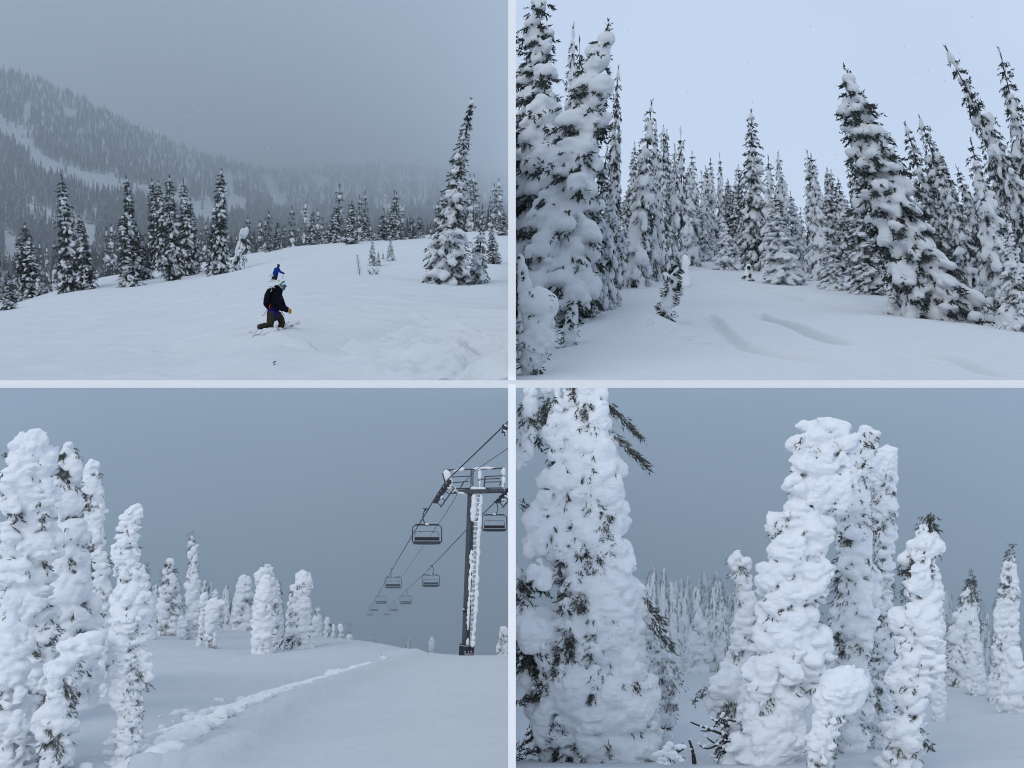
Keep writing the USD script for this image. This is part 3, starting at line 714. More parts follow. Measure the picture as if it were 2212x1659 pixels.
TR_TREES = [  # kind, top, foot, spread, distance (None: from the ground), label
    ('laden', (264, 115), (235, 1230), 150, 70, 'fir with a dark thin tip just behind the biggest left fir'),
    ('laden', (292, 158), (290, 1230), 110, 73, 'lower dark-tipped fir between the big left fir and its neighbour'),
    ('dense', (458, 290), (410, 1200), 85, 78, 'slim dark leaning spire right of the biggest left fir'),
    ('dense', (462, 548), (430, 1150), 60, 86, 'short dark spire behind the slim leaning one at left'),
    ('laden', (410, 640), (300, 1345), 140, 60, 'plastered white column leaning right, leftmost of the columns beside the big fir'),
    ('laden', (445, 700), (395, 1320), 105, 62, 'plastered white column, second beside the big left fir'),
    ('laden', (505, 890), (430, 1310), 75, 63, 'short plastered column, third beside the big left fir'),
    ('laden', (602, 442), (530, 1240), 165, None, 'heavily snowed pointed fir standing forward left of the clearing'),
    ('laden', (622, 532), (618, 1170), 85, 82, 'narrow fir tucked behind the forward pointed fir at left'),
    ('dense', (655, 542), (655, 1150), 75, 92, 'dark narrow fir showing bare branches left of centre'),
    ('dense', (668, 560), (675, 1150), 60, 96, 'twin of the dark narrow fir, just right of it'),
    ('laden', (703, 628), (690, 1148), 95, 93, 'whitened fir below a dark whorled top, left of the snow pillar'),
    ('broad', (728, 562), (738, 1130), 110, 104, 'dark open-whorled fir top above the whitened fir left of centre'),
    ('laden', (778, 652), (775, 1105), 90, 100, 'even snowy fir behind the tall snow pillar'),
    ('small', (818, 750), (822, 1090), 40, 125, 'thin pole-like fir behind, left of the clearing centre'),
    ('laden', (835, 718), (838, 1110), 70, 112, 'left one of a close pair of snowy firs left of centre'),
    ('laden', (858, 682), (855, 1108), 85, 114, 'right one of a close pair of snowy firs left of centre'),
    ('laden', (898, 666), (905, 1090), 58, 118, 'tall white pole-like fir in the middle of the skyline'),
    ('laden', (925, 790), (930, 1090), 60, 122, 'low pointed fir behind the middle of the clearing'),
    ('laden', (915, 905), (918, 1178), 100, 97, 'bushy white fir standing forward in the middle left'),
    ('dense', (978, 712), (992, 1100), 85, 118, 'dark pyramid-shaped fir in the middle of the skyline'),
    ('laden', (992, 862), (985, 1140), 70, 105, 'small white-domed fir left of the tallest centre fir'),
    ('dense', (1032, 478), (1050, 1160), 130, 98, 'tallest fir of the centre, dark and ragged at its tip'),
    ('laden', (1108, 672), (1128, 1165), 105, 96, 'fir close on the right of the tallest centre fir'),
    ('laden', (1135, 845), (1170, 1228), 175, None, 'broad fir with hanging white tufts standing forward in the centre'),
    ('laden', (1150, 658), (1192, 1170), 100, 100, 'pointed fir rising right behind the broad forward centre fir'),
    ('laden', (1202, 828), (1250, 1160), 90, 103, 'lower fir stepping down right of the centre group'),
    ('small', (1247, 902), (1262, 1110), 46, 125, 'small far fir left of the gap to the right group'),
    ('small', (1278, 872), (1292, 1110), 46, 128, 'small far fir right of the gap, beside the twin-tipped one'),
    ('laden', (1276, 655), (1325, 1165), 105, 94, 'left tip of the twin-tipped fir right of the gap'),
    ('laden', (1292, 662), (1355, 1180), 115, 91, 'right tip of the twin-tipped fir right of the gap'),
    ('dense', (1360, 726), (1405, 1160), 85, 100, 'dark ragged fir right behind the twin-tipped pair'),
    ('dense', (1378, 736), (1425, 1160), 75, 102, 'second dark ragged fir behind the twin-tipped pair'),
    ('dense', (1410, 774), (1455, 1170), 85, 98, 'dark fir stepping down right of the ragged pair'),
    ('laden', (1365, 1010), (1388, 1252), 110, None, 'low arched snow-hung fir standing forward right of centre'),
    ('dense', (1455, 658), (1560, 1180), 95, 88, 'slim dark leaning fir just left of the biggest right fir'),
    ('dense', (1470, 842), (1540, 1270), 150, None, 'twiggy half-bare fir standing forward left of the biggest right fir'),
    ('dense', (1704, 532), (1935, 1235), 135, 76, 'slim leaning fir with a knotted tip right of the biggest one'),
    ('dense', (1790, 643), (1930, 1200), 110, 80, 'short leaning fir between the two slim leaning ones at right'),
    ('dense', (1765, 500), (2060, 1270), 130, 73, 'long leaning spire right of the knotted-tip fir'),
    ('dense', (1960, 800), (2060, 1250), 90, 80, 'low fir in the gap behind the long leaning spire at right'),
    ('laden', (1984, 594), (2150, 1310), 175, 66, 'snow-capped leaning fir near the right edge'),
    ('dense', (1887, 205), (2480, 1240), 150, 70, 'highest and longest dark leaning spire at the right edge'),
    ('dense', (2114, 222), (2380, 1200), 150, 78, 'bare dark needle fir cut by the right edge, high up'),
    ('dense', (2030, 525), (2230, 1200), 120, 82, 'dark fir half hidden behind the longest leaning spire'),
    ('dense', (2040, 825), (2140, 1240), 110, 76, 'low dark fir below the longest leaning spire'),
    ('dense', (1838, 640), (2060, 1250), 100, 79, 'leaning spire between the knotted-tip fir and the long spire, set back'),
    ('dense', (1665, 770), (1850, 1250), 95, 84, 'dark narrow fir showing just right of the biggest right fir'),
    ('dense', (1925, 720), (2130, 1260), 95, 77, 'narrow leaning fir below the gap at right, behind the snow-capped one'),
    ('dense', (2085, 640), (2320, 1250), 110, 75, 'dark leaning fir at the right edge under the highest spire'),
    ('laden', (2150, 960), (2190, 1360), 150, 60, 'low snow-smothered fir at the right edge'),
]
for i, (kind, a, b_, w, d, lab) in enumerate(TR_TREES):
    plant(kind, 'tr', a, b_, w * (1.0 if kind == 'laden' else 0.98), lab, *B, d=d, k=i * 3 + (i // 5), name='slope_fir')
rb_ = random.Random(20)
for i in range(66):                            # narrow trees filling the second row
    zx = rb_.uniform(520, 1240) if i < 42 else rb_.uniform(1300, 1660)
    lim = np.interp(zx, [520, 640, 760, 900, 1040, 1180, 1240, 1300, 1420, 1560, 1660], [620, 640, 720, 760, 720, 820, 930, 800, 820, 780, 760])
    plant(['laden', 'dense', 'dense'][i % 3], 'tr', (zx, lim + rb_.uniform(-10, 190)), (zx + (zx - 950) * 0.06 * (1 if zx < 1300 else 3), 1130), rb_.uniform(48, 72), 'narrow snowy fir crowded into the second row round the clearing', *B, d=rb_.uniform(106, 124), k=i, name='second_row_fir', group='narrow firs in the second row round the clearing')
rb_ = random.Random(21)
for i in range(46):                            # the wood behind
    zx = rb_.uniform(420, 1560) if i < 34 else rb_.uniform(1560, 2200)
    lim = np.interp(zx, [420, 700, 880, 1040, 1240, 1300, 1450, 1560, 2200], [780, 800, 850, 820, 1000, 950, 900, 900, 900])
    plant(['laden', 'dense'][i % 2], 'tr', (zx, lim + rb_.uniform(0, 130)), (zx + (zx - 950) * 0.06, 1100), rb_.uniform(70, 110), 'snowy fir in the shaded wood behind the front row round the clearing', *B, d=rb_.uniform(128, 165), k=i, name='background_fir', group='firs in the wood behind the clearing')

def sculpt(panel, name, label, cat_, rows, d, seed, ground, vox=1.3, snow_m='tree_snow', cap=None, dark=0.3, sprig=4.5):
    """A small snow-covered tree or pillar given by its outline, top to foot."""
    rng = np.random.default_rng(seed)
    pts = np.array([(*q(panel, (xl + xr) / 2, zy), (xr - xl) / 2 * Q) for zy, xl, xr in rows])
    base = ground.spot(pts[-1, 0], d)
    dy = (384 - base[2] / d * F) - pts[-1, 1]
    k = d / F
    balls, P, D = [], [], []
    y = pts[0, 1]
    while y < pts[-1, 1]:
        cx = np.interp(y, pts[:, 1], pts[:, 0]); r = np.interp(y, pts[:, 1], pts[:, 2])
        z = (pts[-1, 1] - y) * k; x = (cx - pts[-1, 0]) * k
        balls.append((x, 0, z, r * k * 0.72, r * k * 0.72, r * k * 0.6, 0))
        for j in range(8):
            a = rng.uniform(0, 6.28); l = r * rng.uniform(0.28, 0.48) * k
            rr_ = r * k - l
            p = (x + math.cos(a) * rr_, math.sin(a) * rr_, z)
            if rng.uniform() > dark:
                balls.append((*p, l, l, l * rng.uniform(0.7, 1.1), 0))
            else:
                for _ in range(5):
                    P.append((x + math.cos(a) * r * k * 0.85 + rng.normal() * l * 0.5, math.sin(a) * r * k * 0.85 + rng.normal() * l * 0.5, z + rng.normal() * l * 0.6)); D.append((math.cos(a), math.sin(a), -0.4))
        y += max(1.6, r * 0.33)
    if cap:
        balls.append(((q(panel, *cap[:2])[0] - pts[-1, 0]) * k, 0, (pts[-1, 1] - q(panel, *cap[:2])[1]) * k, cap[2] * Q * k, cap[2] * Q * k, cap[3] * Q * k, 0))
    t = thing(name, label, cat_, base - (0, 0, 0.03))
    obj('snow', lumps(balls, vox * k, [(6, 6, 0.6, seed)], 0.9), M[snow_m], t)
    if P:
        obj('crown', sprigs(P, D, sprig * k, rng, 6), M['needle'], t, smooth=False)
    obj('trunk', tube([(0, 0, -0.1), (0, 0, (pts[-1, 1] - pts[0, 1]) * k * 0.8)], [2 * k, 0.6 * k], 6), M['bark'], t)
    return t
sculpt('tr', 'snow_cap_tree', 'squat tree under a round mushroom cap of snow, lower left corner', 'fir tree', [(1275, 60, 180), (1330, 35, 200), (1400, 40, 190), (1480, 20, 185), (1560, 25, 150), (1625, 45, 110)], 38.3, 5, G_TR, cap=(118, 1320, 88, 68), dark=0.25)
sculpt('tr', 'small_fir', 'small dark-flecked fir beside the mushroom-capped tree at lower left', 'fir tree', [(1300, 255, 290), (1350, 232, 290), (1420, 215, 290), (1492, 225, 270)], 47, 6, G_TR, dark=0.3)
sculpt('tr', 'leaning_sapling', 'lone dark-flecked sapling leaning right in the snow left of centre', 'sapling', [(1178, 708, 732), (1220, 680, 725), (1300, 648, 715), (1360, 636, 702), (1412, 650, 695)], 53, 7, G_TR, dark=0.3)
sculpt('tr', 'snow_pillar', 'taller smooth snow pillar right of the leaning sapling', 'snow pillar', [(1064, 735, 768), (1090, 732, 772), (1140, 730, 770), (1198, 722, 776)], 78, 8, G_TR, dark=0.03, snow_m='rime')
sculpt('tr', 'snow_pillar', 'short snow pillar with a white cap, in the middle of the clearing', 'snow pillar', [(1130, 1010, 1034), (1150, 1006, 1038), (1200, 1000, 1042)], 86, 9, G_TR, dark=0.12, snow_m='rime')
sculpt('tr', 'snow_mound_tree', 'white snow-buried column on the left edge behind the mushroom cap', 'fir tree', [(1010, 20, 50), (1150, 20, 95), (1300, 20, 110), (1480, 18, 60)], 44, 10, G_TR, dark=0.08)
sculpt('tr', 'snow_mound_tree', 'low snow-buried tree in the gap right of the broad centre fir', 'fir tree', [(1062, 1272, 1300), (1100, 1262, 1318), (1170, 1255, 1330)], 98, 11, G_TR, dark=0.08)
sculpt('tr', 'snow_mound_tree', 'rounded snow-buried bush at the foot of the right edge trees', 'fir tree', [(1225, 2110, 2160), (1260, 2085, 2190), (1330, 2090, 2200)], 60, 12, G_TR, dark=0.25)

# ------------------------------------------------------------------ rimed trees of the two lower places
def ghost(panel, name, label, rows, d, seed, ground, vox=1.9, dark=0.1, side=(0, 0), clip=None, arms=(), step=0.42, deep=0.85, sprig=6.5, ztop=None, columns=0.0, rough=1.0, tufts=(), more=(), flat=0.55, big_lumps=1.0, boughs=None):
    """A tree cased in rime. rows: its outline from top to foot in the quarter's pixels; more: further stems (rows, dark, side, y offset in pixels)."""
    rng = np.random.default_rng(seed)
    k = d / F
    as_px = lambda rws: np.array([(*q(panel, (xl + xr) / 2, zy), (xr - xl) / 2 * Q) for zy, xl, xr in rws])
    main = as_px(rows)
    med = float(np.median(main[:, 2]))
    vox *= float(np.clip(med / 18, 0.62, 1.0))
    rough *= float(np.clip(med / 20, 0.5, 1.0))
    sprig = min(sprig, 0.36 * med)
    bx, by = main[-1, 0], main[-1, 1]
    base = at(bx, by, d)
    base[2] = min(base[2], ground.z(bx, d))
    by = 384 - base[2] / d * F
    balls, P, D = [], [], []
    stems = [(main, dark, side, 0.0)] + [(as_px(r_), a_, b_, c_) for r_, a_, b_, c_ in more]
    if boughs:                                # hanging, rime-cased boughs all over the front and sides
        count, w0, w1, l0, l1 = boughs
        top, low = main[0, 1], min(by, 790)
        for i in range(count):
            y0 = top + (low - top) * (i + rng.uniform(0, 1)) / count * 0.97 + 2
            cx0, r0 = np.interp(y0, main[:, 1], main[:, 0]), np.interp(y0, main[:, 1], main[:, 2])
            xf = rng.uniform(-0.92, 0.92)
            w, L = r0 * rng.uniform(w0, w1), r0 * rng.uniform(l0, l1)
            X0 = cx0 + xf * (r0 - w * 0.75); dx = xf * L * rng.uniform(0.08, 0.3)
            arr = np.array([(X0, y0, w * 0.7), (X0 + dx * 0.3, y0 + L * 0.3, w), (X0 + dx * 0.7, y0 + L * 0.7, w * 0.85), (X0 + dx, y0 + L, w * 0.45)])
            stems.append((arr, dark * 0.6, (0, 0), -math.sqrt(max(0.02, 1 - xf * xf)) * r0 * deep * rng.uniform(0.72, 0.95)))
        stems[0] = (np.c_[main[:, :2], main[:, 2] * 0.88], dark * 1.25, side, 0.0)
    for n_, (pts, drk, (sx, sy), yo) in enumerate(stems):
        if by > pts[-1, 1] + 1 and n_ == 0:
            pts = np.vstack([pts, [pts[-1, 0], by, pts[-1, 2]]])
        y, y_end = pts[0, 1], pts[-1, 1]
        big = y + pts[0, 2]
        while y < y_end - 1:
            cx = np.interp(y, pts[:, 1], pts[:, 0]); r = np.interp(y, pts[:, 1], pts[:, 2])
            if y < pts[0, 1] + r:             # rounded head
                r *= math.sqrt(max(0.12, 1 - ((pts[0, 1] + r - y) / r) ** 2 * 0.85))
            z, x, r = (by - y) * k, (cx - bx) * k, r * k
            balls.append((x, yo * k, z, r * 0.5, r * 0.5 * deep, r * 0.6, 0))
            n = 10 if r / k > 14 else 7
            a0 = rng.uniform(0, 6.28)
            for j in range(n):
                a = a0 + j * 6.283 / n + rng.normal() * 0.3
                l = min(r * rng.uniform(0.28, 0.5), rng.uniform(13, 26) * k * big_lumps)
                ca, sa = math.cos(a), math.sin(a)
                out = r - l * rng.uniform(0.75, 1.15)
                patch = float(meshkit.noise(np.array([math.cos(a) * 1.5 + n_ * 5.3, math.sin(a) * 1.5 + 7.1, (by - y) / (r / k) * 0.8]), seed))
                gap = max(0.0, ca * sx + sa * sy) * 0.6 + (0.75 if patch > 0.80 - drk * 1.3 else 0.0)
                if y < pts[0, 1] + pts[0, 2] * 1.6:
                    gap = 0.0
                if rng.uniform() > gap:
                    v = rng.uniform(0.75, 1.1) * flat * 1.5 if rng.uniform() > columns else rng.uniform(1.2, 2.1)
                    balls.append((x + ca * out, yo * k + sa * out * deep, z + rng.normal() * l * 0.4, l * rng.uniform(0.9, 1.3), l, l * v, rng.normal() * 0.3))
                else:
                    for _ in range(4):
                        P.append((x + ca * r * 0.56 + rng.normal() * l * 0.5, yo * k + sa * r * 0.56 * deep + rng.normal() * l * 0.5, z + rng.normal() * l)); D.append((ca + rng.normal() * 0.4, sa + rng.normal() * 0.4, -0.8))
            if y > big:                       # shoulders
                big = y + r / k * rng.uniform(0.45, 1.0)
                for _ in range(2):
                    a = rng.uniform(3.3, 6.1); l = r * rng.uniform(0.36, 0.55)
                    if rng.uniform() > max(0.0, math.cos(a) * sx) + drk * 1.5:
                        balls.append((x + math.cos(a) * (r * 1.06 - l), yo * k + math.sin(a) * (r * 1.1 - l) * deep, z, l, l, l * rng.uniform(0.6, 1.0), rng.normal() * 0.2))
            y += max(1.6, r / k * step * 0.45)
    for zx, zy, rx, rz in arms:               # extra lumps: hooked heads, hanging arms
        X, Y = q(panel, zx, zy)
        for _ in range(6):
            balls.append(((X - bx) * k + rng.normal() * rx * Q * k * 0.3, rng.normal() * rx * Q * k * 0.3, (by - Y) * k + rng.normal() * rz * Q * k * 0.25, rx * Q * k * 0.75, rx * Q * k * 0.7, rz * Q * k * 0.75, 0))
    for x0, y0, x1, y1, n in tufts:           # needle branches that stick out, hardly rimed
        for s in np.linspace(0, 1, n):
            X, Y = q(panel, x0 + (x1 - x0) * s, y0 + (y1 - y0) * s)
            for _ in range(5):
                P.append(((X - bx) * k + rng.normal() * 2.0 * k, -0.3 * 12 * k + rng.normal() * 2.5 * k, (by - Y) * k + rng.normal() * 1.8 * k)); D.append((x1 - x0 + rng.normal() * 35, rng.normal() * 50, -(y1 - y0) + rng.normal() * 35))
    az = 1.0 if flat > 0.5 else 0.75
    sn = lumps(balls, vox * k, [(17, 15 * az, 2.3 * rough, seed + 1), (8, 6.5 * az, 1.7 * rough, seed + 2), (4, 3, 0.8 * rough, seed + 3)], 0.6, crumbs=int(np.clip(len(balls) * 0.5, 160 if med < 10 else 60, 400)))
    parts = [sn]
    if P:
        parts.append(sprigs(P, D, sprig * k, rng, 6, 0.13))
    if clip is not None:
        parts = [clip_x(p, clip - base[0], 1 if clip > 0 else -1) for p in parts]
    if ztop is not None:
        cut = lambda p: (lambda m: (np.asarray(m.vertices), np.asarray(m.faces)))(trimesh.intersections.slice_mesh_plane(trimesh.Trimesh(*p, process=False), (0, 0, -1), (0, 0, ztop - base[2] + 4 * k)))
        parts = [cut(p) for p in parts]
    t = thing(name, label, 'rimed tree', base - (0, 0, 4 * k))
    obj('rime', parts[0], M['rime'], t)
    if P:
        obj('crown', parts[1], M['needle_frost'], t, smooth=False)
    axis = np.array([((np.interp(v, main[:, 1], main[:, 0]) - bx) * k, 0, (by - v) * k) for v in np.linspace(by, main[0, 1] + 14, 6)])
    obj('trunk', tube(axis, np.linspace(min(9, main[-1, 2] * 0.25), 1, 6) * k, 7), M['bark'], t)
    return t

gb = lambda *a, **kw: ghost('bl', 'rimed_tree', *a, G_BL, **kw)
def gbl(label, rows, d, seed, **kw): return ghost('bl', 'rimed_tree', label, rows, d, seed, G_BL, **kw)
gbl('massive flat-topped rimed tree cut by the left edge', [(200, 40, 235), (330, 10, 250), (600, 0, 235), (900, -20, 235), (1100, -30, 262), (1300, -30, 235), (1560, -40, 150)], 4.1, 1001, dark=0.035, columns=0.1, flat=0.48, boughs=(24, 0.2, 0.36, 0.5, 1.2), arms=((90, 235, 44, 40), (165, 212, 40, 26), (225, 285, 34, 40), (60, 300, 40, 40), (235, 640, 22, 60)), more=[([(420, 160, 245), (600, 150, 240), (760, 150, 235)], 0.08, (0, 0), -10), ([(850, 30, 160), (1100, 40, 180), (1350, 60, 200)], 0.06, (0, 0), -12), ([(900, 150, 240), (1050, 170, 265), (1180, 170, 262)], 0.1, (0, 0), -6)])
gbl('rimed column in the lower left corner, in front of the massive one', [(880, -10, 70), (1100, -30, 90), (1300, -40, 125), (1480, -50, 155), (1640, -60, 150)], 3.5, 1002, dark=0.06)
gbl('rimed tree with a beak-like top hooking right, second from the left', [(228, 270, 345), (300, 255, 345), (480, 240, 340), (640, 225, 375), (820, 220, 400), (1000, 225, 430), (1130, 260, 430)], 4.5, 1003, dark=0.09, boughs=(18, 0.25, 0.42, 0.6, 1.5), side=(-0.3, -0.1), arms=((340, 262, 22, 16),), columns=0.2)
gbl('rimed tree with a rounded head and ragged left side, third from the left', [(308, 370, 432), (400, 345, 450), (520, 350, 455), (700, 375, 470), (880, 395, 480), (1100, 380, 500), (1300, 370, 500)], 4.9, 1004, dark=0.10, boughs=(14, 0.28, 0.45, 0.6, 1.5), side=(-0.5, -0.1))
gbl('dark shaded lower branches between the rimed trees, nearly free of rime', [(900, 400, 480), (1000, 380, 500), (1150, 340, 510), (1300, 320, 510), (1410, 330, 490)], 5.1, 1005, dark=0.8, sprig=9)
gbl('slim bent rimed column standing forward with its foot in open snow', [(503, 560, 612), (560, 530, 605), (650, 500, 605), (740, 480, 600), (850, 500, 620), (960, 475, 650), (1060, 480, 630), (1130, 470, 620), (1250, 500, 610), (1330, 475, 610), (1430, 510, 610), (1520, 500, 600), (1630, 505, 580)], 3.55, 1006, dark=0.1, flat=0.45, side=(0.25, -0.1), vox=1.7, arms=((640, 1225, 22, 55), (500, 735, 18, 26)), tufts=((610, 1220, 645, 1290, 5), (600, 1340, 612, 1400, 3), (490, 720, 490, 760, 4)))
gbl('arched rimed sapling bowed under a white cap at lower left', [(1105, 300, 420), (1140, 270, 440), (1200, 230, 350), (1300, 180, 340), (1400, 170, 320), (1500, 165, 320), (1640, 165, 300)], 3.45, 1007, dark=0.2, side=(0.35, -0.1), arms=((400, 1150, 34, 32), (330, 1115, 60, 28)), columns=0.2)
gbl('rimed tree half hidden behind the slim bent column', [(715, 600, 640), (850, 595, 655), (1000, 600, 668), (1085, 610, 668)], 8.4, 1008, dark=0.08)
gbl('grey rimed tree with dark lower left, left of the tall spire', [(738, 722, 745), (830, 695, 770), (960, 680, 785), (1092, 675, 770)], 9.3, 1009, dark=0.3, side=(-0.4, -0.4), vox=1.5)
gbl('tall thin rimed spire with a dark needle tip', [(636, 824, 834), (670, 812, 848), (800, 806, 862), (950, 800, 866), (1060, 800, 860), (1122, 808, 850)], 8.7, 1010, dark=0.1, side=(-0.6, -0.2), vox=1.5, tufts=((828, 660, 828, 630, 4),))
gbl('short smooth rimed stub left of the tall spire foot', [(978, 770, 800), (1050, 762, 805), (1115, 765, 802)], 8.6, 1011, dark=0.02, vox=1.5)
gbl('rimed sapling just right of the tall spire', [(875, 875, 900), (950, 858, 895), (1050, 850, 890), (1158, 850, 885)], 8.0, 1012, dark=0.08, vox=1.5)
gbl('rimed sapling with a hooked top, right of the straight sapling', [(905, 915, 945), (940, 890, 950), (1050, 885, 935), (1158, 888, 940)], 7.9, 1013, dark=0.08, vox=1.5, arms=((952, 930, 14, 14),))
gbl('broad rimed tree behind the middle group', [(808, 1035, 1075), (880, 1020, 1090), (960, 1005, 1095), (1062, 1000, 1100)], 10.3, 1014, dark=0.12, vox=1.5)
gbl('blunt rimed column in the centre, foremost of its pair', [(815, 1120, 1170), (900, 1098, 1180), (1000, 1090, 1185), (1100, 1085, 1180), (1190, 1095, 1172)], 7.4, 1015, dark=0.06, vox=1.5)
gbl('fork-topped rimed tree right behind the blunt centre column', [(765, 1120, 1178), (830, 1095, 1190), (950, 1150, 1200), (1080, 1160, 1212)], 8.2, 1016, dark=0.14, vox=1.5, tufts=((1145, 800, 1146, 765, 4), (1150, 825, 1170, 800, 4)))
gbl('flat-capped rimed tree with a dark ragged left side', [(796, 1275, 1342), (840, 1272, 1345), (900, 1250, 1340), (1000, 1240, 1345), (1080, 1232, 1352), (1160, 1240, 1345)], 7.7, 1017, dark=0.16, side=(-0.7, -0.2), vox=1.4, tufts=((1260, 1040, 1215, 1110, 6), (1250, 1120, 1205, 1150, 5)))
for zt, zb, xa, xb, d, lab in ((935, 1085, 1345, 1392, 11.0, 'leaning rimed tree right behind the flat-capped one'), (955, 1090, 1392, 1430, 10.5, 'rimed tree, taller of a pair right of the leaning one'), (960, 1090, 1416, 1438, 10.8, 'thin rimed tree against its taller pair mate'), (1020, 1092, 1430, 1450, 10.2, 'rimed stub between the pair and the far right clump'), (1002, 1096, 1458, 1490, 10.2, 'rounded rimed tree, left of the far right clump'), (1030, 1098, 1485, 1503, 10.4, 'smallest rimed stub of the far right clump'), (1005, 1100, 1495, 1526, 10.6, 'pointed rimed tree ending the row on the right')):
    gbl(lab, [(zt, (xa + xb) / 2 - (xb - xa) * 0.25, (xa + xb) / 2 + (xb - xa) * 0.3), ((zt + zb) / 2, xa + 3, xb - 3), (zb, xa, xb)], d, int(zt + xa), dark=0.14, vox=1.2)
gbl('lone fogged rimed tree beyond the crest, left of the tower', [(1075, 1855, 1874), (1120, 1845, 1878), (1200, 1842, 1878)], 17, 1030, dark=0.05, vox=1.2)
gbl('rimed tree cut by the right edge beyond the tower', [(1030, 2160, 2200), (1090, 2150, 2200), (1180, 2140, 2200)], 10, 1031, dark=0.25, side=(0.3, -0.2), vox=1.4, clip=-0.012)
rg = random.Random(31)
GHOST = []
def ghost_model(name, seed):
    rng = np.random.default_rng(seed)
    balls, P, D = [], [], []
    z = 0.0
    while z < 1.0:
        r = 0.115 * (1 - z) ** 0.6 + 0.03 + rng.normal() * 0.008
        balls.append((0, 0, z, r * 0.7, r * 0.7, r * 0.7, 0))
        for j in range(6):
            a = rng.uniform(0, 6.28); l = r * rng.uniform(0.32, 0.5)
            if rng.uniform() < 0.72:
                balls.append((math.cos(a) * (r - l * 0.8), math.sin(a) * (r - l * 0.8), z, l, l, l * rng.uniform(0.6, 1.4), 0))
            else:
                for _ in range(3):
                    P.append((math.cos(a) * r * 0.9, math.sin(a) * r * 0.9, z + rng.normal() * l)); D.append((math.cos(a), math.sin(a), -0.8))
        z += 0.03
    m = model(name)
    obj('rime', lumps(balls, 0.011, [(6, 4, 0.8, seed)], 0.7, crumbs=15), M['rime'], m)
    obj('crown', sprigs(P, D, 0.05, rng, 5), M['needle_frost'], m, smooth=False)
    return m
GHOST = [ghost_model(f'rimed_tree_model_{i}', 700 + i) for i in range(4)]
def far_ghost(panel, ground, px, py_top, d, width, label, group):
    base = ground.spot(px, d)
    h = (384 - base[2] / d * F - py_top) * d / F
    s = width * d / F / 0.27
    copy(GHOST[rg.randrange(4)], 'far_rimed_tree', label, 'rimed tree', base - (0, 0, 0.02 * h), (0, rg.uniform(-3, 3), rg.uniform(0, 360)), (s, s, h), group)
for i in range(16):
    zx = rg.uniform(640, 1050)
    px, py = q('bl', zx, rg.uniform(830, 960) if zx > 850 else rg.uniform(860, 960))
    far_ghost('bl', G_BL, px, py, rg.uniform(13, 20), rg.uniform(9, 15), 'fogged rimed tree in the pale wood behind the middle group at lower left', 'fogged trees behind the lower left group')
for i in range(22):
    zx = rg.uniform(640, 1240)
    px, py = q('bl', zx, rg.uniform(840, 985))
    far_ghost('bl', G_BL, px, py, rg.uniform(11, 13.5), rg.uniform(9, 15), 'fogged rimed tree in the pale wood behind the middle group at lower left', 'fogged trees behind the lower left group')
for i in range(7):
    px, py = q('bl', rg.uniform(1560, 1800), rg.uniform(1080, 1115))
    far_ghost('bl', G_BL, px, py, rg.uniform(24, 31), rg.uniform(6, 9), 'nearly dissolved tree in the fog below the lift chairs', 'trees dissolving in the fog under the lift')

def gbr(label, rows, d, seed, **kw): return ghost('br', 'rimed_tree', label, rows, d, seed, G_BR, **kw)
gbr('giant rimed tree filling the left side with dark needle branches', [(-60, 230, 400), (60, 225, 425), (270, 215, 455), (350, 190, 490), (500, 190, 485), (700, 180, 525), (900, 170, 570), (1100, 175, 560), (1250, 160, 600), (1400, 150, 640), (1540, 200, 640), (1640, 230, 610)], 4.75, 2001, dark=0.15, side=(-0.25, -0.05), clip=0.011, ztop=-0.0132, deep=0.6, vox=1.9, columns=0.5, sprig=8, flat=0.7, boughs=(46, 0.15, 0.3, 0.5, 1.5), big_lumps=1.25,
    more=[([(-40, 120, 210), (80, 130, 215), (200, 150, 240), (330, 170, 240)], 0.1, (-0.2, 0), -6), ([(30, 60, 110), (150, 20, 110), (320, 5, 90)], 0.1, (0, -0.1), 4), ([(360, 130, 250), (480, 90, 240), (600, 70, 200), (720, 60, 180)], 0.14, (0, -0.1), -4), ([(740, 70, 160), (800, 60, 175), (860, 90, 160)], 0.1, (0, 0), -14), ([(610, 180, 250), (700, 190, 260), (800, 180, 240)], 0.08, (0, 0), -14),
          ([(780, 0, 60), (950, -20, 80), (1150, 0, 110), (1250, 40, 120)], 0.3, (0, -0.1), 0), ([(960, 20, 180), (1060, 10, 190), (1150, 90, 180), (1320, 120, 180)], 0.18, (0, -0.1), -8), ([(1180, 220, 330), (1300, 150, 300), (1420, 100, 240), (1500, 90, 200)], 0.12, (0, 0), -10), ([(1330, 60, 160), (1480, 90, 250), (1640, 120, 330)], 0.5, (0, -0.3), 6), ([(1380, 380, 470), (1480, 350, 450), (1600, 360, 440)], 0.15, (0, 0), -16)],
    tufts=((415, 70, 545, 205, 14), (440, 200, 575, 330, 14), (560, 900, 640, 1010, 9), (600, 1020, 690, 1120, 9), (30, 500, 130, 560, 8), (60, 820, 120, 870, 9), (20, 1560, 120, 1480, 10), (20, 1600, 160, 1540, 10), (60, 1200, 120, 1240, 7), (255, 310, 290, 390, 8), (205, 545, 235, 600, 7), (80, 200, 110, 240, 5), (130, 100, 150, 180, 8), (285, 590, 300, 640, 6), (20, 1370, 100, 1330, 8), (470, 700, 450, 760, 6), (180, 1040, 230, 1110, 8)))
gbr('shaded rimed bough hanging behind the giant tree on its right', [(850, 540, 570), (1000, 560, 650), (1150, 590, 700), (1280, 610, 720), (1380, 640, 720), (1465, 640, 690)], 5.3, 2002, dark=0.3, side=(0.3, -0.2), tufts=((690, 1180, 745, 1290, 8), (570, 880, 620, 960, 6)))
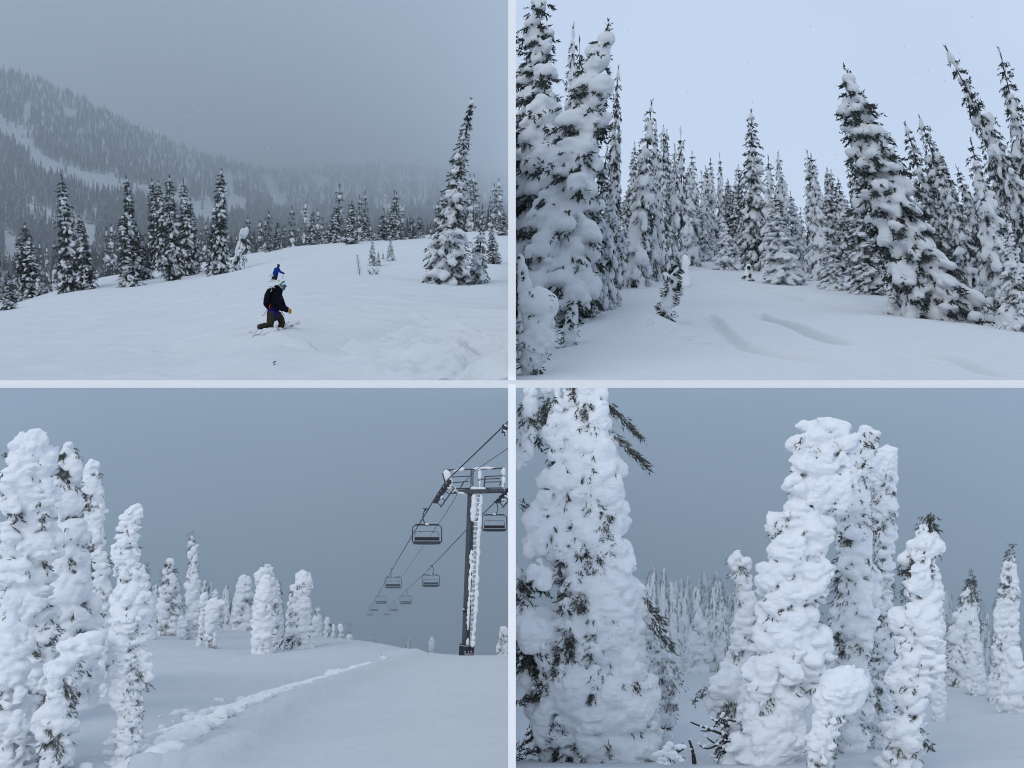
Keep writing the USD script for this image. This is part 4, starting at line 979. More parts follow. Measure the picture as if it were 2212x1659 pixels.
gbr('biggest rimed tree of the right group, blunt double-lobed top', [(142, 1330, 1420), (200, 1215, 1445), (400, 1195, 1435), (520, 1150, 1395), (640, 1115, 1375), (800, 1085, 1365), (1000, 1040, 1345), (1150, 1020, 1380), (1300, 1000, 1300), (1450, 960, 1250), (1640, 920, 1225)], 4.45, 2003, dark=0.045, vox=1.8, flat=0.5, boughs=(26, 0.22, 0.4, 0.5, 1.3),
    more=[([(185, 1215, 1275), (260, 1205, 1290), (380, 1195, 1270), (480, 1190, 1260)], 0.1, (0, 0), -14), ([(150, 1345, 1420), (240, 1340, 1470), (420, 1380, 1470), (520, 1370, 1440)], 0.06, (0, 0), -8), ([(640, 1110, 1260), (820, 1080, 1260), (1010, 1040, 1220)], 0.05, (0, 0), -12), ([(1030, 1060, 1190), (1200, 1020, 1210), (1400, 980, 1215), (1640, 930, 1215)], 0.06, (0, 0), -14), ([(1000, 1220, 1340), (1150, 1215, 1380), (1300, 1210, 1290)], 0.05, (0, 0), -6)], arms=((1240, 230, 40, 60), (1150, 560, 36, 60)), tufts=((1110, 1010, 1140, 1050, 5), (1215, 990, 1240, 1040, 5), (1130, 640, 1150, 610, 4)))
gbr('rimed tree with a beak hooking right, behind the biggest one', [(162, 1500, 1572), (230, 1470, 1570), (400, 1405, 1555), (600, 1390, 1560), (800, 1385, 1570), (1000, 1370, 1575), (1200, 1375, 1560), (1300, 1380, 1550)], 4.9, 2004, dark=0.10, boughs=(20, 0.22, 0.38, 0.6, 1.5), side=(-0.9, -0.05), arms=((1570, 195, 24, 18),), columns=0.25)
gbr('narrow rimed tree with a dark notch, right of the beaked one', [(252, 1600, 1655), (320, 1545, 1670), (450, 1550, 1665), (650, 1560, 1662), (850, 1560, 1660), (1000, 1550, 1655)], 5.3, 2005, dark=0.09, boughs=(14, 0.28, 0.45, 0.6, 1.5), side=(-0.9, -0.05))
gbr('dark hollow tree between the beaked and the slanting rimed trees', [(950, 1570, 1640), (1100, 1520, 1660), (1300, 1480, 1650), (1500, 1430, 1640), (1640, 1430, 1640)], 5.6, 2006, dark=0.85, sprig=10)
gbr('slanting rimed tree at right with a knobbed head', [(495, 1800, 1865), (560, 1770, 1850), (660, 1730, 1850), (740, 1680, 1835), (830, 1690, 1850), (950, 1700, 1855), (1020, 1640, 1868), (1120, 1660, 1860), (1230, 1630, 1820), (1340, 1660, 1800), (1450, 1630, 1800), (1560, 1590, 1770), (1640, 1580, 1760)], 4.4, 2007, dark=0.06, flat=0.5, boughs=(20, 0.26, 0.45, 0.5, 1.4), side=(-0.3, -0.1), vox=1.9, arms=((1850, 1010, 26, 20), (1660, 1010, 36, 60)), tufts=((1660, 780, 1700, 800, 5), (1760, 1480, 1800, 1550, 6), (1700, 830, 1690, 900, 4)))
gbr('bowed rimed sapling with a thick white cap in front of the group', [(1225, 1400, 1520), (1290, 1330, 1560), (1360, 1300, 1440), (1450, 1300, 1420), (1550, 1270, 1400), (1640, 1280, 1390)], 4.15, 2008, dark=0.14, side=(0.3, -0.1), arms=((1500, 1270, 60, 44), (1430, 1250, 60, 36)), columns=0.3)
gbr('small knotted rimed tree leaning against the left of the biggest one', [(705, 935, 985), (760, 925, 1030), (840, 965, 1030), (940, 985, 1055), (1050, 945, 1050), (1130, 930, 1040), (1250, 900, 1010)], 5.0, 2009, dark=0.14, side=(0.4, -0.1))
gbr('drooping rimed boughs over bare twigs, left foot of the biggest tree', [(1225, 880, 1000), (1290, 850, 1010), (1400, 880, 1010), (1500, 930, 1020), (1640, 930, 1040)], 4.75, 2010, dark=0.32, side=(-0.4, -0.3), arms=((862, 1370, 20, 42), (880, 1285, 40, 24)), columns=0.5, tufts=((850, 1290, 790, 1345, 7), (960, 1500, 860, 1620, 10)))
gbr('grey rimed tree with a thin dark tip, far right group', [(812, 1980, 1990), (900, 1945, 2010), (1050, 1890, 2020), (1200, 1880, 2000), (1315, 1880, 1990)], 9.3, 2011, dark=0.25, side=(-0.3, -0.3), vox=1.6, tufts=((1985, 830, 1985, 805, 3), (2000, 980, 2008, 1040, 5)))
gbr('short smooth rimed tree in front of the grey one at right', [(1000, 1985, 2020), (1150, 1970, 2035), (1300, 1960, 2050), (1395, 1990, 2050)], 8.6, 2012, dark=0.06, vox=1.6)
gbr('tall rimed spire at the right edge with a dark tip', [(690, 2148, 2160), (760, 2118, 2180), (900, 2100, 2190), (1050, 2080, 2190), (1200, 2070, 2170), (1390, 2050, 2150)], 8.0, 2013, dark=0.12, side=(-0.5, -0.2), vox=1.7, tufts=((2152, 720, 2152, 680, 4),))
gbr('rimed tree at the right edge in front of the tall spire', [(1130, 2140, 2200), (1280, 2120, 2240), (1470, 2100, 2240)], 7.4, 2014, dark=0.06, vox=1.7)
gbr('rimed tree half hidden behind the slanting one', [(770, 1815, 1850), (900, 1815, 1860), (1100, 1820, 1872), (1290, 1815, 1872)], 6.6, 2015, dark=0.06, vox=1.7)
gbr('white drooping fir in the clearing behind, brighter than the wood', [(985, 790, 830), (1040, 770, 838), (1120, 755, 845), (1248, 745, 850)], 12.5, 2016, dark=0.25, vox=1.3, columns=0.6)
for i in range(112):
    zx = rg.uniform(540, 1090) if i < 88 else rg.uniform(1840, 2200)
    dd = rg.uniform(14, 31)
    top = np.interp(zx, [540, 600, 680, 800, 1000, 1100, 1850, 1950, 2200], [800, 790, 850, 800, 830, 850, 900, 900, 880]) + rg.uniform(-20, 170) * (1.35 - dd / 31) + (0 if dd > 20 else 40)
    px, py = q('br', zx, top)
    far_ghost('br', G_BR, px, py, dd, rg.uniform(10, 17), 'fogged rimed tree in the grey wood behind the clearing at lower right', 'fogged trees behind the lower right clearing')
for zx, zt, w in ((590, 780, 11), (632, 790, 10), (705, 850, 12)):
    px, py = q('br', zx, zt)
    far_ghost('br', G_BR, px, py, 13, w, {590: 'first pale pole-like tree right of the giant rimed tree', 632: 'second pale pole-like tree right of the giant rimed tree', 705: 'third, lower pole-like tree right of the giant rimed tree'}[zx], None)

# dead twigs by the big tree's foot and the stick in the snow
k = 4.5 / F
def zz(zx, zy, d=4.5, dy=0.0):
    p = at(*q('br', zx, zy), d); p[1] += dy
    return p
tw = [tube(curve([zz(930, 1520), zz(860, 1490, dy=-.02), zz(800, 1465, dy=-.03), zz(765, 1448, dy=-.04)], 8), np.linspace(1.6, 0.7, 8) * k, 5), tube(curve([zz(930, 1530), zz(880, 1550, dy=-.03), zz(830, 1558, dy=-.05), zz(798, 1538, dy=-.06)], 8), np.linspace(1.5, 0.6, 8) * k, 5),
      tube(curve([zz(935, 1545), zz(890, 1565, dy=.02), zz(825, 1572, dy=.02)], 8), np.linspace(1.2, 0.6, 8) * k, 5), tube([zz(860, 1490, dy=-.02), zz(835, 1500), zz(815, 1498)], np.array([1, .7, .5]) * k, 4), tube([zz(880, 1470), zz(905, 1440), zz(915, 1430)], np.array([1, .7, .5]) * k, 4), tube([zz(900, 1480), zz(880, 1455), zz(862, 1450)], np.array([1, .7, .5]) * k, 4), tube([zz(880, 1550, dy=-.03), zz(850, 1535), zz(840, 1525)], np.array([1, .7, .4]) * k, 4)]
rs = np.random.default_rng(12)
for i in range(16):
    a, b_ = rs.uniform(900, 960), rs.uniform(1440, 1600)
    tw.append(tube([zz(a + 30, b_), zz(a - 10, b_ + rs.normal() * 18, dy=rs.normal() * .02), zz(a - 40, b_ + rs.normal() * 30, dy=rs.normal() * .03)], np.array([.9, .7, .35]) * k, 4))
def twig_thing(name, label, cat_, meshes, seed, n, r):
    t = thing(name, label, cat_)
    m = cat(meshes)
    obj('twig', m, M['dead_wood'], t)
    rs = np.random.default_rng(seed)
    v = np.asarray(m.vertices)[rs.integers(0, len(m.vertices), n)] + (0, 0, r * 0.5)
    obj('rime', lumps([(*p, r * rs.uniform(0.7, 1.6), r, r * rs.uniform(0.6, 1.0), 0) for p in v], k * 0.9, [(4, 4, 0.6, seed)], 0.6), M['rime'], t)
twig_thing('dead_twigs', 'bare dead twigs sticking out left of the biggest rimed tree\'s foot', 'twigs', tw, 5, 60, 2.0 * k)
twig_thing('snow_stick', 'brown broken stick poking out of the snow at the bottom edge', 'stick', [tube(curve([zz(788, 1640), zz(780, 1585), zz(766, 1540)], 6), np.linspace(2.4, 1.1, 6) * k, 6)], 6, 5, 1.6 * k)
tw = [tube([zz(620, 1610, 4.3), zz(700, 1600, 4.3), zz(745, 1575, 4.3)], np.array([2.4, 1.6, 0.6]) * k, 5)] + [tube([zz(700 - c_, 1602, 4.3), zz(700 - c_ + a * 0.6, 1602 + b_ * 0.7, 4.3), zz(700 - c_ + a, 1602 + b_ * 1.3, 4.3)], [1.0 * k, .6 * k, .3 * k], 4) for a, b_, c_ in ((50, 12, 0), (40, 25, 10), (10, 35, 22), (45, -40, 5), (36, 30, 30), (-20, 30, 40), (25, -30, 45), (30, 36, 60))]
twig_thing('fallen_branch', 'low dark branch lying on the snow right of the giant rimed tree', 'branch', tw, 7, 40, 3.2 * k)

# ------------------------------------------------------------------ the chair lift
DT = 6.5
KT = Q * DT / F                                 # metres per quarter pixel at the tower
tower_base = G_BL.spot(q('bl', 2015, 0)[0], DT)
def lt(zx, zy, y=0.0):                          # tower-local
    return np.array([(zx - 2015) * KT, y, (1170 - zy) * KT])
tower_org = at(*q('bl', 2015, 1170), DT)
rr = np.random.default_rng(90)
def rimed(name, line, r, parent, vox=1.6, seed=1, drop=0.0, thick=1.0):
    """Rime lying along a line of quarter pixels on the tower."""
    bs = []
    L = np.array(line, float)
    seg = np.r_[0, np.cumsum(np.linalg.norm(np.diff(L[:, :2], axis=0), axis=1))]
    n = max(2, int(seg[-1] / (r * 0.16)))
    for u in np.linspace(0, seg[-1], n):
        zx, zy, y = (np.interp(u, seg, L[:, c]) for c in range(3))
        if rr.uniform() < drop: continue
        R = r * rr.uniform(0.82, 1.0)
        bs.append((*lt(zx + rr.normal() * r * 0.15, zy + rr.normal() * r * 0.15, y), R * KT, R * KT * 0.8, R * KT * thick, 0))
    obj(name, lumps(bs, vox * DT / F * 0.55, [(6, 5, 0.6, seed)], 1.2, crumbs=40), M['rime'], parent)
tower = thing('lift_tower', 'dark chairlift tower with a rimed ladder and crossarm on the snow crest', 'lift tower', tower_org)
R_ = lambda px: px * KT
obj('pole', tube([lt(2010, 1200), lt(2034, 470)], [R_(18), R_(14)], 20), M['steel'], tower)
obj('pole_cap', cat([box(lt(2060, 462), (R_(105), R_(60), R_(18)))]), M['steel'], tower, False)
for nm, a, b_, r in (('beam', (1945, 466), (2178, 462), 9), ('beam', (1955, 452, ), (2172, 449), 3), ('top_rail', (1918, 372), (2180, 364), 3.2), ('rail', (1945, 402), (2030, 398), 2.2), ('rail', (1945, 428), (2025, 420), 2.2), ('rail', (2095, 400), (2178, 396), 2.4), ('rail', (2070, 412), (2160, 408), 2.4), ('rail', (2096, 424), (2178, 422), 2.2), ('post', (1942, 374), (1944, 440), 2.6), ('post', (2036, 368), (2034, 460), 3), ('post', (2044, 368), (2042, 460), 2.5), ('post', (2070, 368), (2068, 460), 3), ('post', (2096, 398), (2090, 462), 3), ('post', (2178, 364), (2176, 440), 3.5), ('strut', (1912, 385), (1924, 432), 3), ('strut', (2004, 420), (1990, 446), 2.2), ('strut', (2172, 405), (2158, 440), 2.5)):
    obj(nm, tube([lt(*a), lt(*b_)], R_(r), 8), M['steel'], tower)
for y in (-1, 1):
    obj('ladder_rail', tube([lt(2031 + (0 if y < 0 else 22) - 4, 1125, -R_(24)), lt(2050 + (0 if y < 0 else 22), 478, -R_(20))], R_(2.6), 6), M['steel'], tower)
for i in range(31):
    zy = 490 + i * 20.6
    x0 = 2050 - (zy - 478) * 19 / 647
    obj('ladder_rung', tube([lt(x0, zy, -R_(22)), lt(x0 + 23, zy, -R_(22))], R_(3.0), 6), M['rime'] if i % 3 else M['white'], tower)
LR = dict(parent=tower)
rimed('ladder_rime', [(2077, 480, -R_(24)), (2072, 600, -R_(24)), (2064, 760, -R_(26)), (2060, 900, -R_(26)), (2054, 1010, -R_(26)), (2042, 1122, -R_(26))], 9.5, tower, seed=2, thick=1.8)
rimed('ladder_rime', [(2050, 485, -R_(20)), (2044, 575, -R_(20))], 13, tower, seed=3, thick=1.6)
rimed('ladder_rime', [(2036, 580, -R_(22)), (2032, 720, -R_(24)), (2021, 1120, -R_(24))], 4.8, tower, seed=4, thick=2.0)
rimed('ladder_rime', [(2040, 720, -R_(18)), (2036, 830, -R_(18)), (2030, 960, -R_(18)), (2024, 1052, -R_(18))], 10, tower, seed=5, thick=1.5)
rimed('ladder_rime', [(2026, 1095, -R_(18)), (2024, 1122, -R_(18))], 10, tower, seed=6)
rimed('crossarm_rime', [(1922, 376, 0), (2000, 368, 0), (2060, 366, 0), (2176, 360, 0)], 9, tower, seed=7, thick=0.75)
rimed('crossarm_rime', [(1930, 380, 0), (1936, 410, 0), (1944, 445, 0), (1960, 460, 0)], 15, tower, seed=8)
rimed('crossarm_rime', [(1950, 412, 0), (2028, 412, 0)], 7, tower, seed=9)
rimed('crossarm_rime', [(2034, 372, -R_(6)), (2034, 455, -R_(6))], 6, tower, seed=10)
rimed('crossarm_rime', [(2072, 370, -R_(6)), (2074, 460, -R_(6))], 8, tower, seed=11, thick=1.3)
rimed('crossarm_rime', [(2040, 455, -R_(10)), (2092, 456, -R_(10))], 13, tower, seed=12)
rimed('crossarm_rime', [(2096, 392, -R_(6)), (2098, 425, -R_(6))], 6, tower, seed=13)
rimed('crossarm_rime', [(2176, 362, 0), (2174, 440, 0)], 9, tower, seed=14)
rimed('crossarm_rime', [(1960, 462, -R_(4)), (2020, 474, -R_(6))], 8, tower, seed=15, drop=0.2)
rimed('crossarm_rime', [(2100, 450, 0), (2170, 446, 0)], 4, tower, seed=16, drop=0.2)
def padwall(r0, r1, z0, z1, a0, a1, n=28):      # part of a cone round the pole foot
    a = np.linspace(a0, a1, n)
    c0, c1 = lt(2014, 1170), lt(2017, 1125)
    f = lambda r, z: np.stack([c0[0] + (c1[0] - c0[0]) * (1170 - z) / 45 + R_(r) * np.sin(a), -R_(r) * np.cos(a), np.full(n, (1170 - z) * KT)], 1)
    v = np.vstack([f(r0, z0), f(r1, z1)])
    i = np.arange(n - 1)
    return v, np.vstack([np.stack([i, i + 1, i + 1 + n], 1), np.stack([i, i + 1 + n, i + n], 1)])
obj('base_pad', tube([lt(2014, 1190), lt(2014, 1172), lt(2017, 1128), lt(2017, 1124)], [R_(32), R_(32), R_(33.5), R_(32)], 28), M['pad'], tower)
obj('pad_seam', tube([lt(2017, 1126) + (R_(33.5) * math.sin(a), -R_(33.5) * math.cos(a), 0) for a in np.linspace(-1.4, 1.4, 24)], R_(0.9), 5), M['white'], tower)
def on_pad(v):                                   # wraps flat lettering round the pad: x, z in quarter pixels from its middle
    v = np.asarray(v, float); a = v[:, 0] / 33.0
    rad = 33.2 + v[:, 1]
    c = lt(2015.5, 1150)
    return np.stack([c[0] + R_(1) * rad * np.sin(a), -R_(1) * rad * np.cos(a), c[2] + v[:, 2] * KT], 1)
for ch, x in (('R', -5.5), ('E', 9), ('D', 20.5)):
    t_ = meshkit.text_mesh(ch, 5.6, 0.9, True).subdivide()
    v = np.array(t_.vertices); v = np.stack([v[:, 0] + x - 2, v[:, 2] + (0.5 if ch != 'D' else 1.5), v[:, 1] - 3.2], 1)
    obj('letter', (on_pad(v), t_.faces), M['white'], tower, False)
from shapely.geometry import Polygon as Poly
tri = trimesh.creation.extrude_polygon(Poly([(12, -7.5), (17, -5.5), (22.5, 6.5), (31, -7.5)]), 0.8, engine='earcut').subdivide().subdivide()
v = np.array(tri.vertices)
obj('mountain_emblem', (on_pad(np.stack([v[:, 0], v[:, 2] + 0.2, v[:, 1]], 1)), tri.faces), M['red'], tower, False)
for zz_ in (-9.5, -12.4):
    v = np.array([(x, 0.8, zz_ + e) for x in np.linspace(-8, 30, 24) for e in (-0.6, 0.6)])
    i = np.arange(23) * 2
    obj('print_line', (on_pad(v), np.vstack([np.stack([i, i + 2, i + 3], 1), np.stack([i, i + 3, i + 1], 1)])), M['white'], tower, False)
rimed('pad_snow', [(1999, 968, -R_(18)), (2012, 972, -R_(20))], 6, tower, seed=17)
obj('pole_band', tube([lt(2017.5, 985), lt(2018.5, 966)], R_(18.5), 20), M['dark'], tower)

# ropes: the uphill and downhill haul ropes and a thin signal line
def zp(zx, zy, d): return at(*q('bl', zx, zy), d)
left_rope = [zp(2194, 164, 5.3), zp(1936, 412, 6.3), zp(1918, 434, 6.4), zp(1895, 468, 6.55), zp(1872, 505, 6.75), zp(1838, 562, 7.0), zp(1775, 664, 9.0), zp(1695, 800, 12.45), zp(1643, 893, 17.9), zp(1616, 940, 24.2), zp(1598, 968, 32)]
right_rope = [zp(2188, 455, 6.2), zp(2150, 500, 6.7), zp(2015, 630, 8.3), zp(1866, 788, 11.6), zp(1755, 893, 17.3), zp(1702, 938, 24.3), zp(1672, 966, 32)]
thin_line = [zp(2194, 278, 5.6), zp(2050, 376, 6.3), zp(2004, 425, 6.6), zp(1945, 530, 7.6), zp(1870, 640, 9.5), zp(1760, 800, 13), zp(1690, 890, 19)]
def rope(name, pts, r, label):
    return tag(obj(name, tube(np.array(pts), r, 6), M['dark'], None), label, 'cable')
rope('haul_rope', left_rope, 0.0031, 'thick lift cable passing over the left end of the tower crossarm')
rope('haul_rope', right_rope, 0.0030, 'thick lift cable running behind the tower pole from its right side')
rope('signal_line', thin_line, 0.0015, 'thin signal line between the two thick lift cables')

def sheaves(a, b_, y0, y1, label, n=6, beam=True):
    """A train of rope wheels from a to b (quarter pixels) with its beam, walkway and rime."""
    t = thing('sheave_train', label, 'sheave train', tower_org)
    A, Bp = lt(*a, y0), lt(*b_, y1)
    ax = np.cross(Bp - A, (0, 0, 1)); ax /= np.linalg.norm(ax)
    dn = np.cross(ax, Bp - A); dn /= np.linalg.norm(dn); dn *= -np.sign(dn[2])
    for i in range(n):
        c = A + (Bp - A) * i / (n - 1) + dn * R_(10)
        w = tube([c - ax * R_(4), c - ax * R_(2), c + ax * R_(2), c + ax * R_(4)], [R_(10.5), R_(8.5), R_(8.5), R_(10.5)], 16)
        wp = obj('wheel', w, M['dark'], t)
        obj('hub', tube([c - ax * R_(6), c + ax * R_(6)], R_(3), 8), M['steel'], wp)
    obj('beam', tube([A + dn * R_(20), Bp + dn * R_(20)], R_(4.5), 8), M['steel'], t)
    for f in (0.1, 0.5, 0.9):
        c = A + (Bp - A) * f
        obj('arm', tube([c + dn * R_(10), c + dn * R_(22)], R_(3), 6), M['dark'], t)
    obj('catwalk', tube([A + dn * R_(46) + ax * R_(6), Bp + dn * R_(46) + ax * R_(6)], R_(3), 6), M['steel'], t)
    for f in (0.05, 0.38, 0.7, 0.98):
        c = A + (Bp - A) * f
        obj('hanger', tube([c + dn * R_(20), c + dn * R_(38) + ax * R_(10), c + dn * R_(46) + ax * R_(6)], R_(2.2), 5), M['steel'], t)
    bs = []
    for i in range(20):
        c = A + (Bp - A) * rr.uniform(0, 0.8) + dn * R_(rr.uniform(16, 40)) + ax * R_(rr.uniform(-2, 8))
        r = R_(rr.uniform(3, 7)); bs.append((*c, r, r, r * 0.8, 0))
    obj('rime', lumps(bs, DT / F * 0.8, [(4, 4, 0.6, 5)], 0.6), M['rime'], t)
sheaves((1936, 414), (1874, 502), -R_(20), R_(36), 'dark row of rope wheels under the left end of the tower crossarm')
sheaves((2186, 452), (2148, 500), -R_(10), R_(34), 'dark row of rope wheels at the right end of the crossarm, cut by the edge', 4)
org = zp(2178, 190, 4.45)
t = thing('rope_grip', 'dark rimed rope grip on the cable at the upper right corner', 'rope grip', org)
k4 = Q * 4.45 / F
obj('grip_body', cat([tube([(-6 * k4, 0, 14 * k4), (14 * k4, 0, -6 * k4)], 7 * k4, 8), tube([(0, 0, 4 * k4), (-8 * k4, 0, -24 * k4)], 5 * k4, 8)]), M['dark'], t)
obj('hanger', tube(curve([(12 * k4, 0, 18 * k4), (2 * k4, 0, -12 * k4), (4 * k4, 0, -34 * k4)], 8), 4 * k4, 7), M['steel'], t)
obj('rime', lumps([(rr.uniform(-8, 12) * k4, -4 * k4, rr.uniform(-26, 16) * k4, 4 * k4, 4 * k4, 4 * k4, 0) for _ in range(9)], 1.0 * k4 / Q * 0.6, (), 0.6), M['rime'], t)

def chair_model(name, s):
    """A wide lift chair hanging from its grip at the origin; one unit is its width."""
    m = model(name)
    U = 1 / 128.0
    w = lambda x, z, y=0.0: np.array([x * U, y * U, z * U])
    cx = 7 * s                                   # the frame hangs a little to one side of the grip
    obj('grip', cat([tube([w(-11, 1), w(11, 1)], 2.4 * U, 8), tube([w(0, 3), w(2 * s, -8)], 3.2 * U, 8)]), M['dark'], m)
    obj('hanger', tube(curve([w(0, 0), w(-9 * s, -22), w(-10 * s, -44), w(-4 * s, -58), w(cx, -65)], 18), 2.6 * U, 8), M['steel'], m)
    fr = [w(cx - 58, -146, 4), w(cx - 63, -140, 0), w(cx - 63, -90, 0), w(cx - 60, -76, 0), w(cx - 48, -68, 0), w(cx, -67, 0), w(cx + 48, -68, 0), w(cx + 60, -76, 0), w(cx + 63, -90, 0), w(cx + 63, -140, 0), w(cx + 58, -146, 4)]
    obj('frame', tube(fr, 2.5 * U, 8), M['steel'], m)
    obj('top_bar', tube([w(cx - 50, -68), w(cx + 50, -68)], 3.8 * U, 10), M['dark'], m)
    bar = [w(cx - 52, -138, -12), w(cx - 52, -112, -10), w(cx - 49, -101, -9), w(cx - 42, -97, -9), w(cx + 42, -97, -9), w(cx + 49, -101, -9), w(cx + 52, -112, -10), w(cx + 52, -138, -12)]
    obj('restraint_bar', tube(bar, 1.3 * U, 6), M['steel'], m)
    for e in (-28, 28):
        obj('bar_pin', tube([w(cx + e, -97, -9), w(cx + e, -101, -9)], 1.8 * U, 6), M['dark'], m)
    obj('backrest', box(w(cx, -130, 10), (106 * U, 5 * U, 15 * U)), M['dark'], m, False)
    obj('seat', box(w(cx, -144, -4), (116 * U, 34 * U, 6 * U)), M['dark'], m, False)
    obj('seat_rail', tube([w(cx - 58, -148, -20), w(cx + 58, -148, -20)], 2.2 * U, 8), M['steel'], m)
    obj('footrest', tube([w(cx - 44, -151, -16), w(cx + 44, -151, -16)], 1.2 * U, 6), M['steel'], m)
    obj('number_plate', box(w(cx, -64, -4), (15 * U, 2 * U, 8 * U)), M['white'], m, False)
    return m
CH = {1: chair_model('lift_chair_model_0', 1), -1: chair_model('lift_chair_model_1', -1)}
def chair(zx, zy, size, d, s, label, group=None):
    p = zp(zx, zy, d)
    w = size * Q * d / F
    copy(CH[s], 'lift_chair', label, 'lift chair', p, (0, 0, 0), (w, w, w), group)
chair(1838, 540, 128, 7.0, 1, 'nearest empty lift chair left of the tower')
chair(1695, 796, 72, 12.45, 1, 'second lift chair on the left cable, below the nearest one')
chair(1644, 890, 50, 17.9, 1, 'third lift chair down the left cable, paler in the fog')
chair(1614, 937, 37, 24.2, 1, 'fourth lift chair down the left cable, faint in the fog')
chair(1597, 966, 28, 32, 1, 'last, barely visible lift chair at the end of the left cable')
chair(2142, 508, 108, 6.95, -1, 'lift chair half hidden behind the right side of the tower pole')
chair(1866, 784, 77, 11.6, -1, 'lift chair on the right cable, left of the tower pole foot half')
chair(1756, 889, 52, 17.3, -1, 'smaller lift chair further down the right cable')
chair(1703, 935, 38, 24.3, -1, 'faint lift chair near the far end of the right cable')
chair(1672, 964, 29, 32, -1, 'last, barely visible lift chair at the end of the right cable')
b = G_BL.spot(q('bl', 1596, 0)[0], 21)
t = thing('fogged_lift_tower', 'far lift tower, a thin pole almost lost in the fog', 'lift tower', b)
k5 = Q * 21 / F
obj('pole', tube([(0, 0, -0.5), (0, 0, (1170 - 1010) * k5)], 2.2 * k5, 8), M['steel'], t)
obj('crossarm', box((0, 0, 150 * k5), (70 * k5, 4 * k5, 5 * k5)), M['steel'], t, False)

# ------------------------------------------------------------------ people
C = {'olive': plain('olive_fabric', (0.032, 0.029, 0.022), 0.85, 0.25, 60, specular_ior_level=0.05), 'black': plain('black_fabric', (0.005, 0.006, 0.010), 0.9, 0.3, 60, specular_ior_level=0.05), 'purple': plain('purple_fabric', (0.022, 0.012, 0.12), 0.9, 0.2, 60, specular_ior_level=0.05), 'blue': plain('blue_fabric', (0.008, 0.03, 0.19), 0.9, 0.2, 40, specular_ior_level=0.05),
     'skin': plain('skin', (0.42, 0.26, 0.2), 0.6, 0.05, 60), 'tan': plain('tan_leather', (0.38, 0.19, 0.035), 0.7, 0.15, 60), 'lime': plain('lime_knit', (0.36, 0.44, 0.07), 0.9, 0.15, 120), 'cream': plain('cream_knit', (0.6, 0.62, 0.58), 0.9, 0.1, 120), 'teal': plain('teal_fabric', (0.02, 0.12, 0.2), 0.8, 0.15, 80),
     'lens': plain('goggle_lens', (0.02, 0.04, 0.07), 0.15, 0.1, 10), 'redstrap': plain('red_strap', (0.4, 0.03, 0.02), 0.7, 0.1, 60), 'wood': plain('ski_topsheet', (0.35, 0.17, 0.09), 0.5, 0.25, 20), 'helmet': plain('helmet_shell', (0.02, 0.022, 0.035), 0.4, 0.1, 20), 'boot': plain('boot_shell', (0.25, 0.25, 0.25), 0.6, 0.2, 40)}
def limb(chains, vox=0.014, extra=(), blur=1.0, grow=0.0, billow=()):
    """Bodies as chains of joints (x, y, z, radius), swept with spheres and joined into one skin."""
    bs = []
    for ch in chains:
        for a, b_ in zip(ch[:-1], ch[1:]):
            a, b_ = np.array(a, float), np.array(b_, float)
            n = max(2, int(np.linalg.norm(b_[:3] - a[:3]) / (min(a[3], b_[3]) * 0.3)) + 1)
            for u in np.linspace(0, 1, n):
                p = a + (b_ - a) * u
                bs.append((p[0], p[1], p[2], p[3] + grow, p[3] + grow, p[3] + grow, 0))
    for e in extra:
        bs.append(tuple(e) + (0,) * (7 - len(e)))
    return lumps(bs, vox, billow, blur)

# the near skier, kneeling into a turn
d1 = 41.0
S1 = 0.07099 * d1 / F
d1 = G_TL.find((900 + 640 / 3.606) * 0.256, (980 + 1120 / 3.606) * 0.256, 36.5, 60)
S1 = 0.07099 * d1 / F
org = at((900 + 640 / 3.606) * 0.256, (980 + 1105 / 3.606) * 0.256, d1)
def on_snow(zx, zy, lift=0.02):                # the spot of the slope that shows at this place, in the person's own frame
    px_, py_ = (900 + zx / 3.606) * 0.256, (980 + zy / 3.606) * 0.256
    dd_ = G_TL.find(px_, py_, 36.3, 60)
    return at(px_, py_, dd_) + (0, 0, lift) - org
def p1(zx, zy, y=0.0, r=None):
    v = ((zx - 640) * S1, y, (1100 - zy) * S1)
    return v if r is None else v + (r,)
man = thing('person', 'person in black and purple kneeling into a turn on snowy skis, seen from behind', 'person', org)
torso = [p1(690, 560, 0.0, 0.06), p1(655, 625, 0, 0.12), p1(625, 720, 0, 0.13), p1(610, 810, 0, 0.12), p1(605, 890, 0, 0.13)]
near_arm = [p1(660, 620, -0.17, 0.075), p1(690, 720, -0.22, 0.06), p1(718, 795, -0.22, 0.052), p1(770, 815, -0.2, 0.046), p1(812, 832, -0.18, 0.036)]
far_arm = [p1(665, 620, 0.17, 0.075), p1(705, 720, 0.24, 0.06), p1(725, 785, 0.25, 0.05), p1(775, 812, 0.2, 0.042)]
rear_leg = [p1(582, 900, -0.09, 0.1), p1(574, 985, -0.14, 0.085), p1(580, 1050, -0.19, 0.068), p1(520, 1055, -0.3, 0.068), p1(445, 1075, -0.42, 0.052)]
front_leg = [p1(655, 895, 0.09, 0.1), p1(696, 955, 0.22, 0.08), p1(708, 1010, 0.24, 0.066), p1(694, 1075, 0.17, 0.05)]
head = [p1(718, 520, 0, 0.075), p1(730, 485, 0, 0.098)]
obj('body', limb([torso, near_arm, far_arm, rear_leg, front_leg, [p1(690, 560, 0, 0.055)] + head], extra=[(*p1(772, 498), 0.022, 0.018, 0.03), (*p1(722, 490, -0.1), 0.025, 0.012, 0.035)]), C['skin'], man)
obj('jacket', limb([torso[:4], near_arm[:5], far_arm], grow=0.045, extra=[(*p1(655, 520), 0.12, 0.15, 0.10), (*p1(692, 535), 0.10, 0.12, 0.085), (*p1(700, 575), 0.09, 0.10, 0.07)], billow=[(7, 7, 0.7, 3)]), C['black'], man)
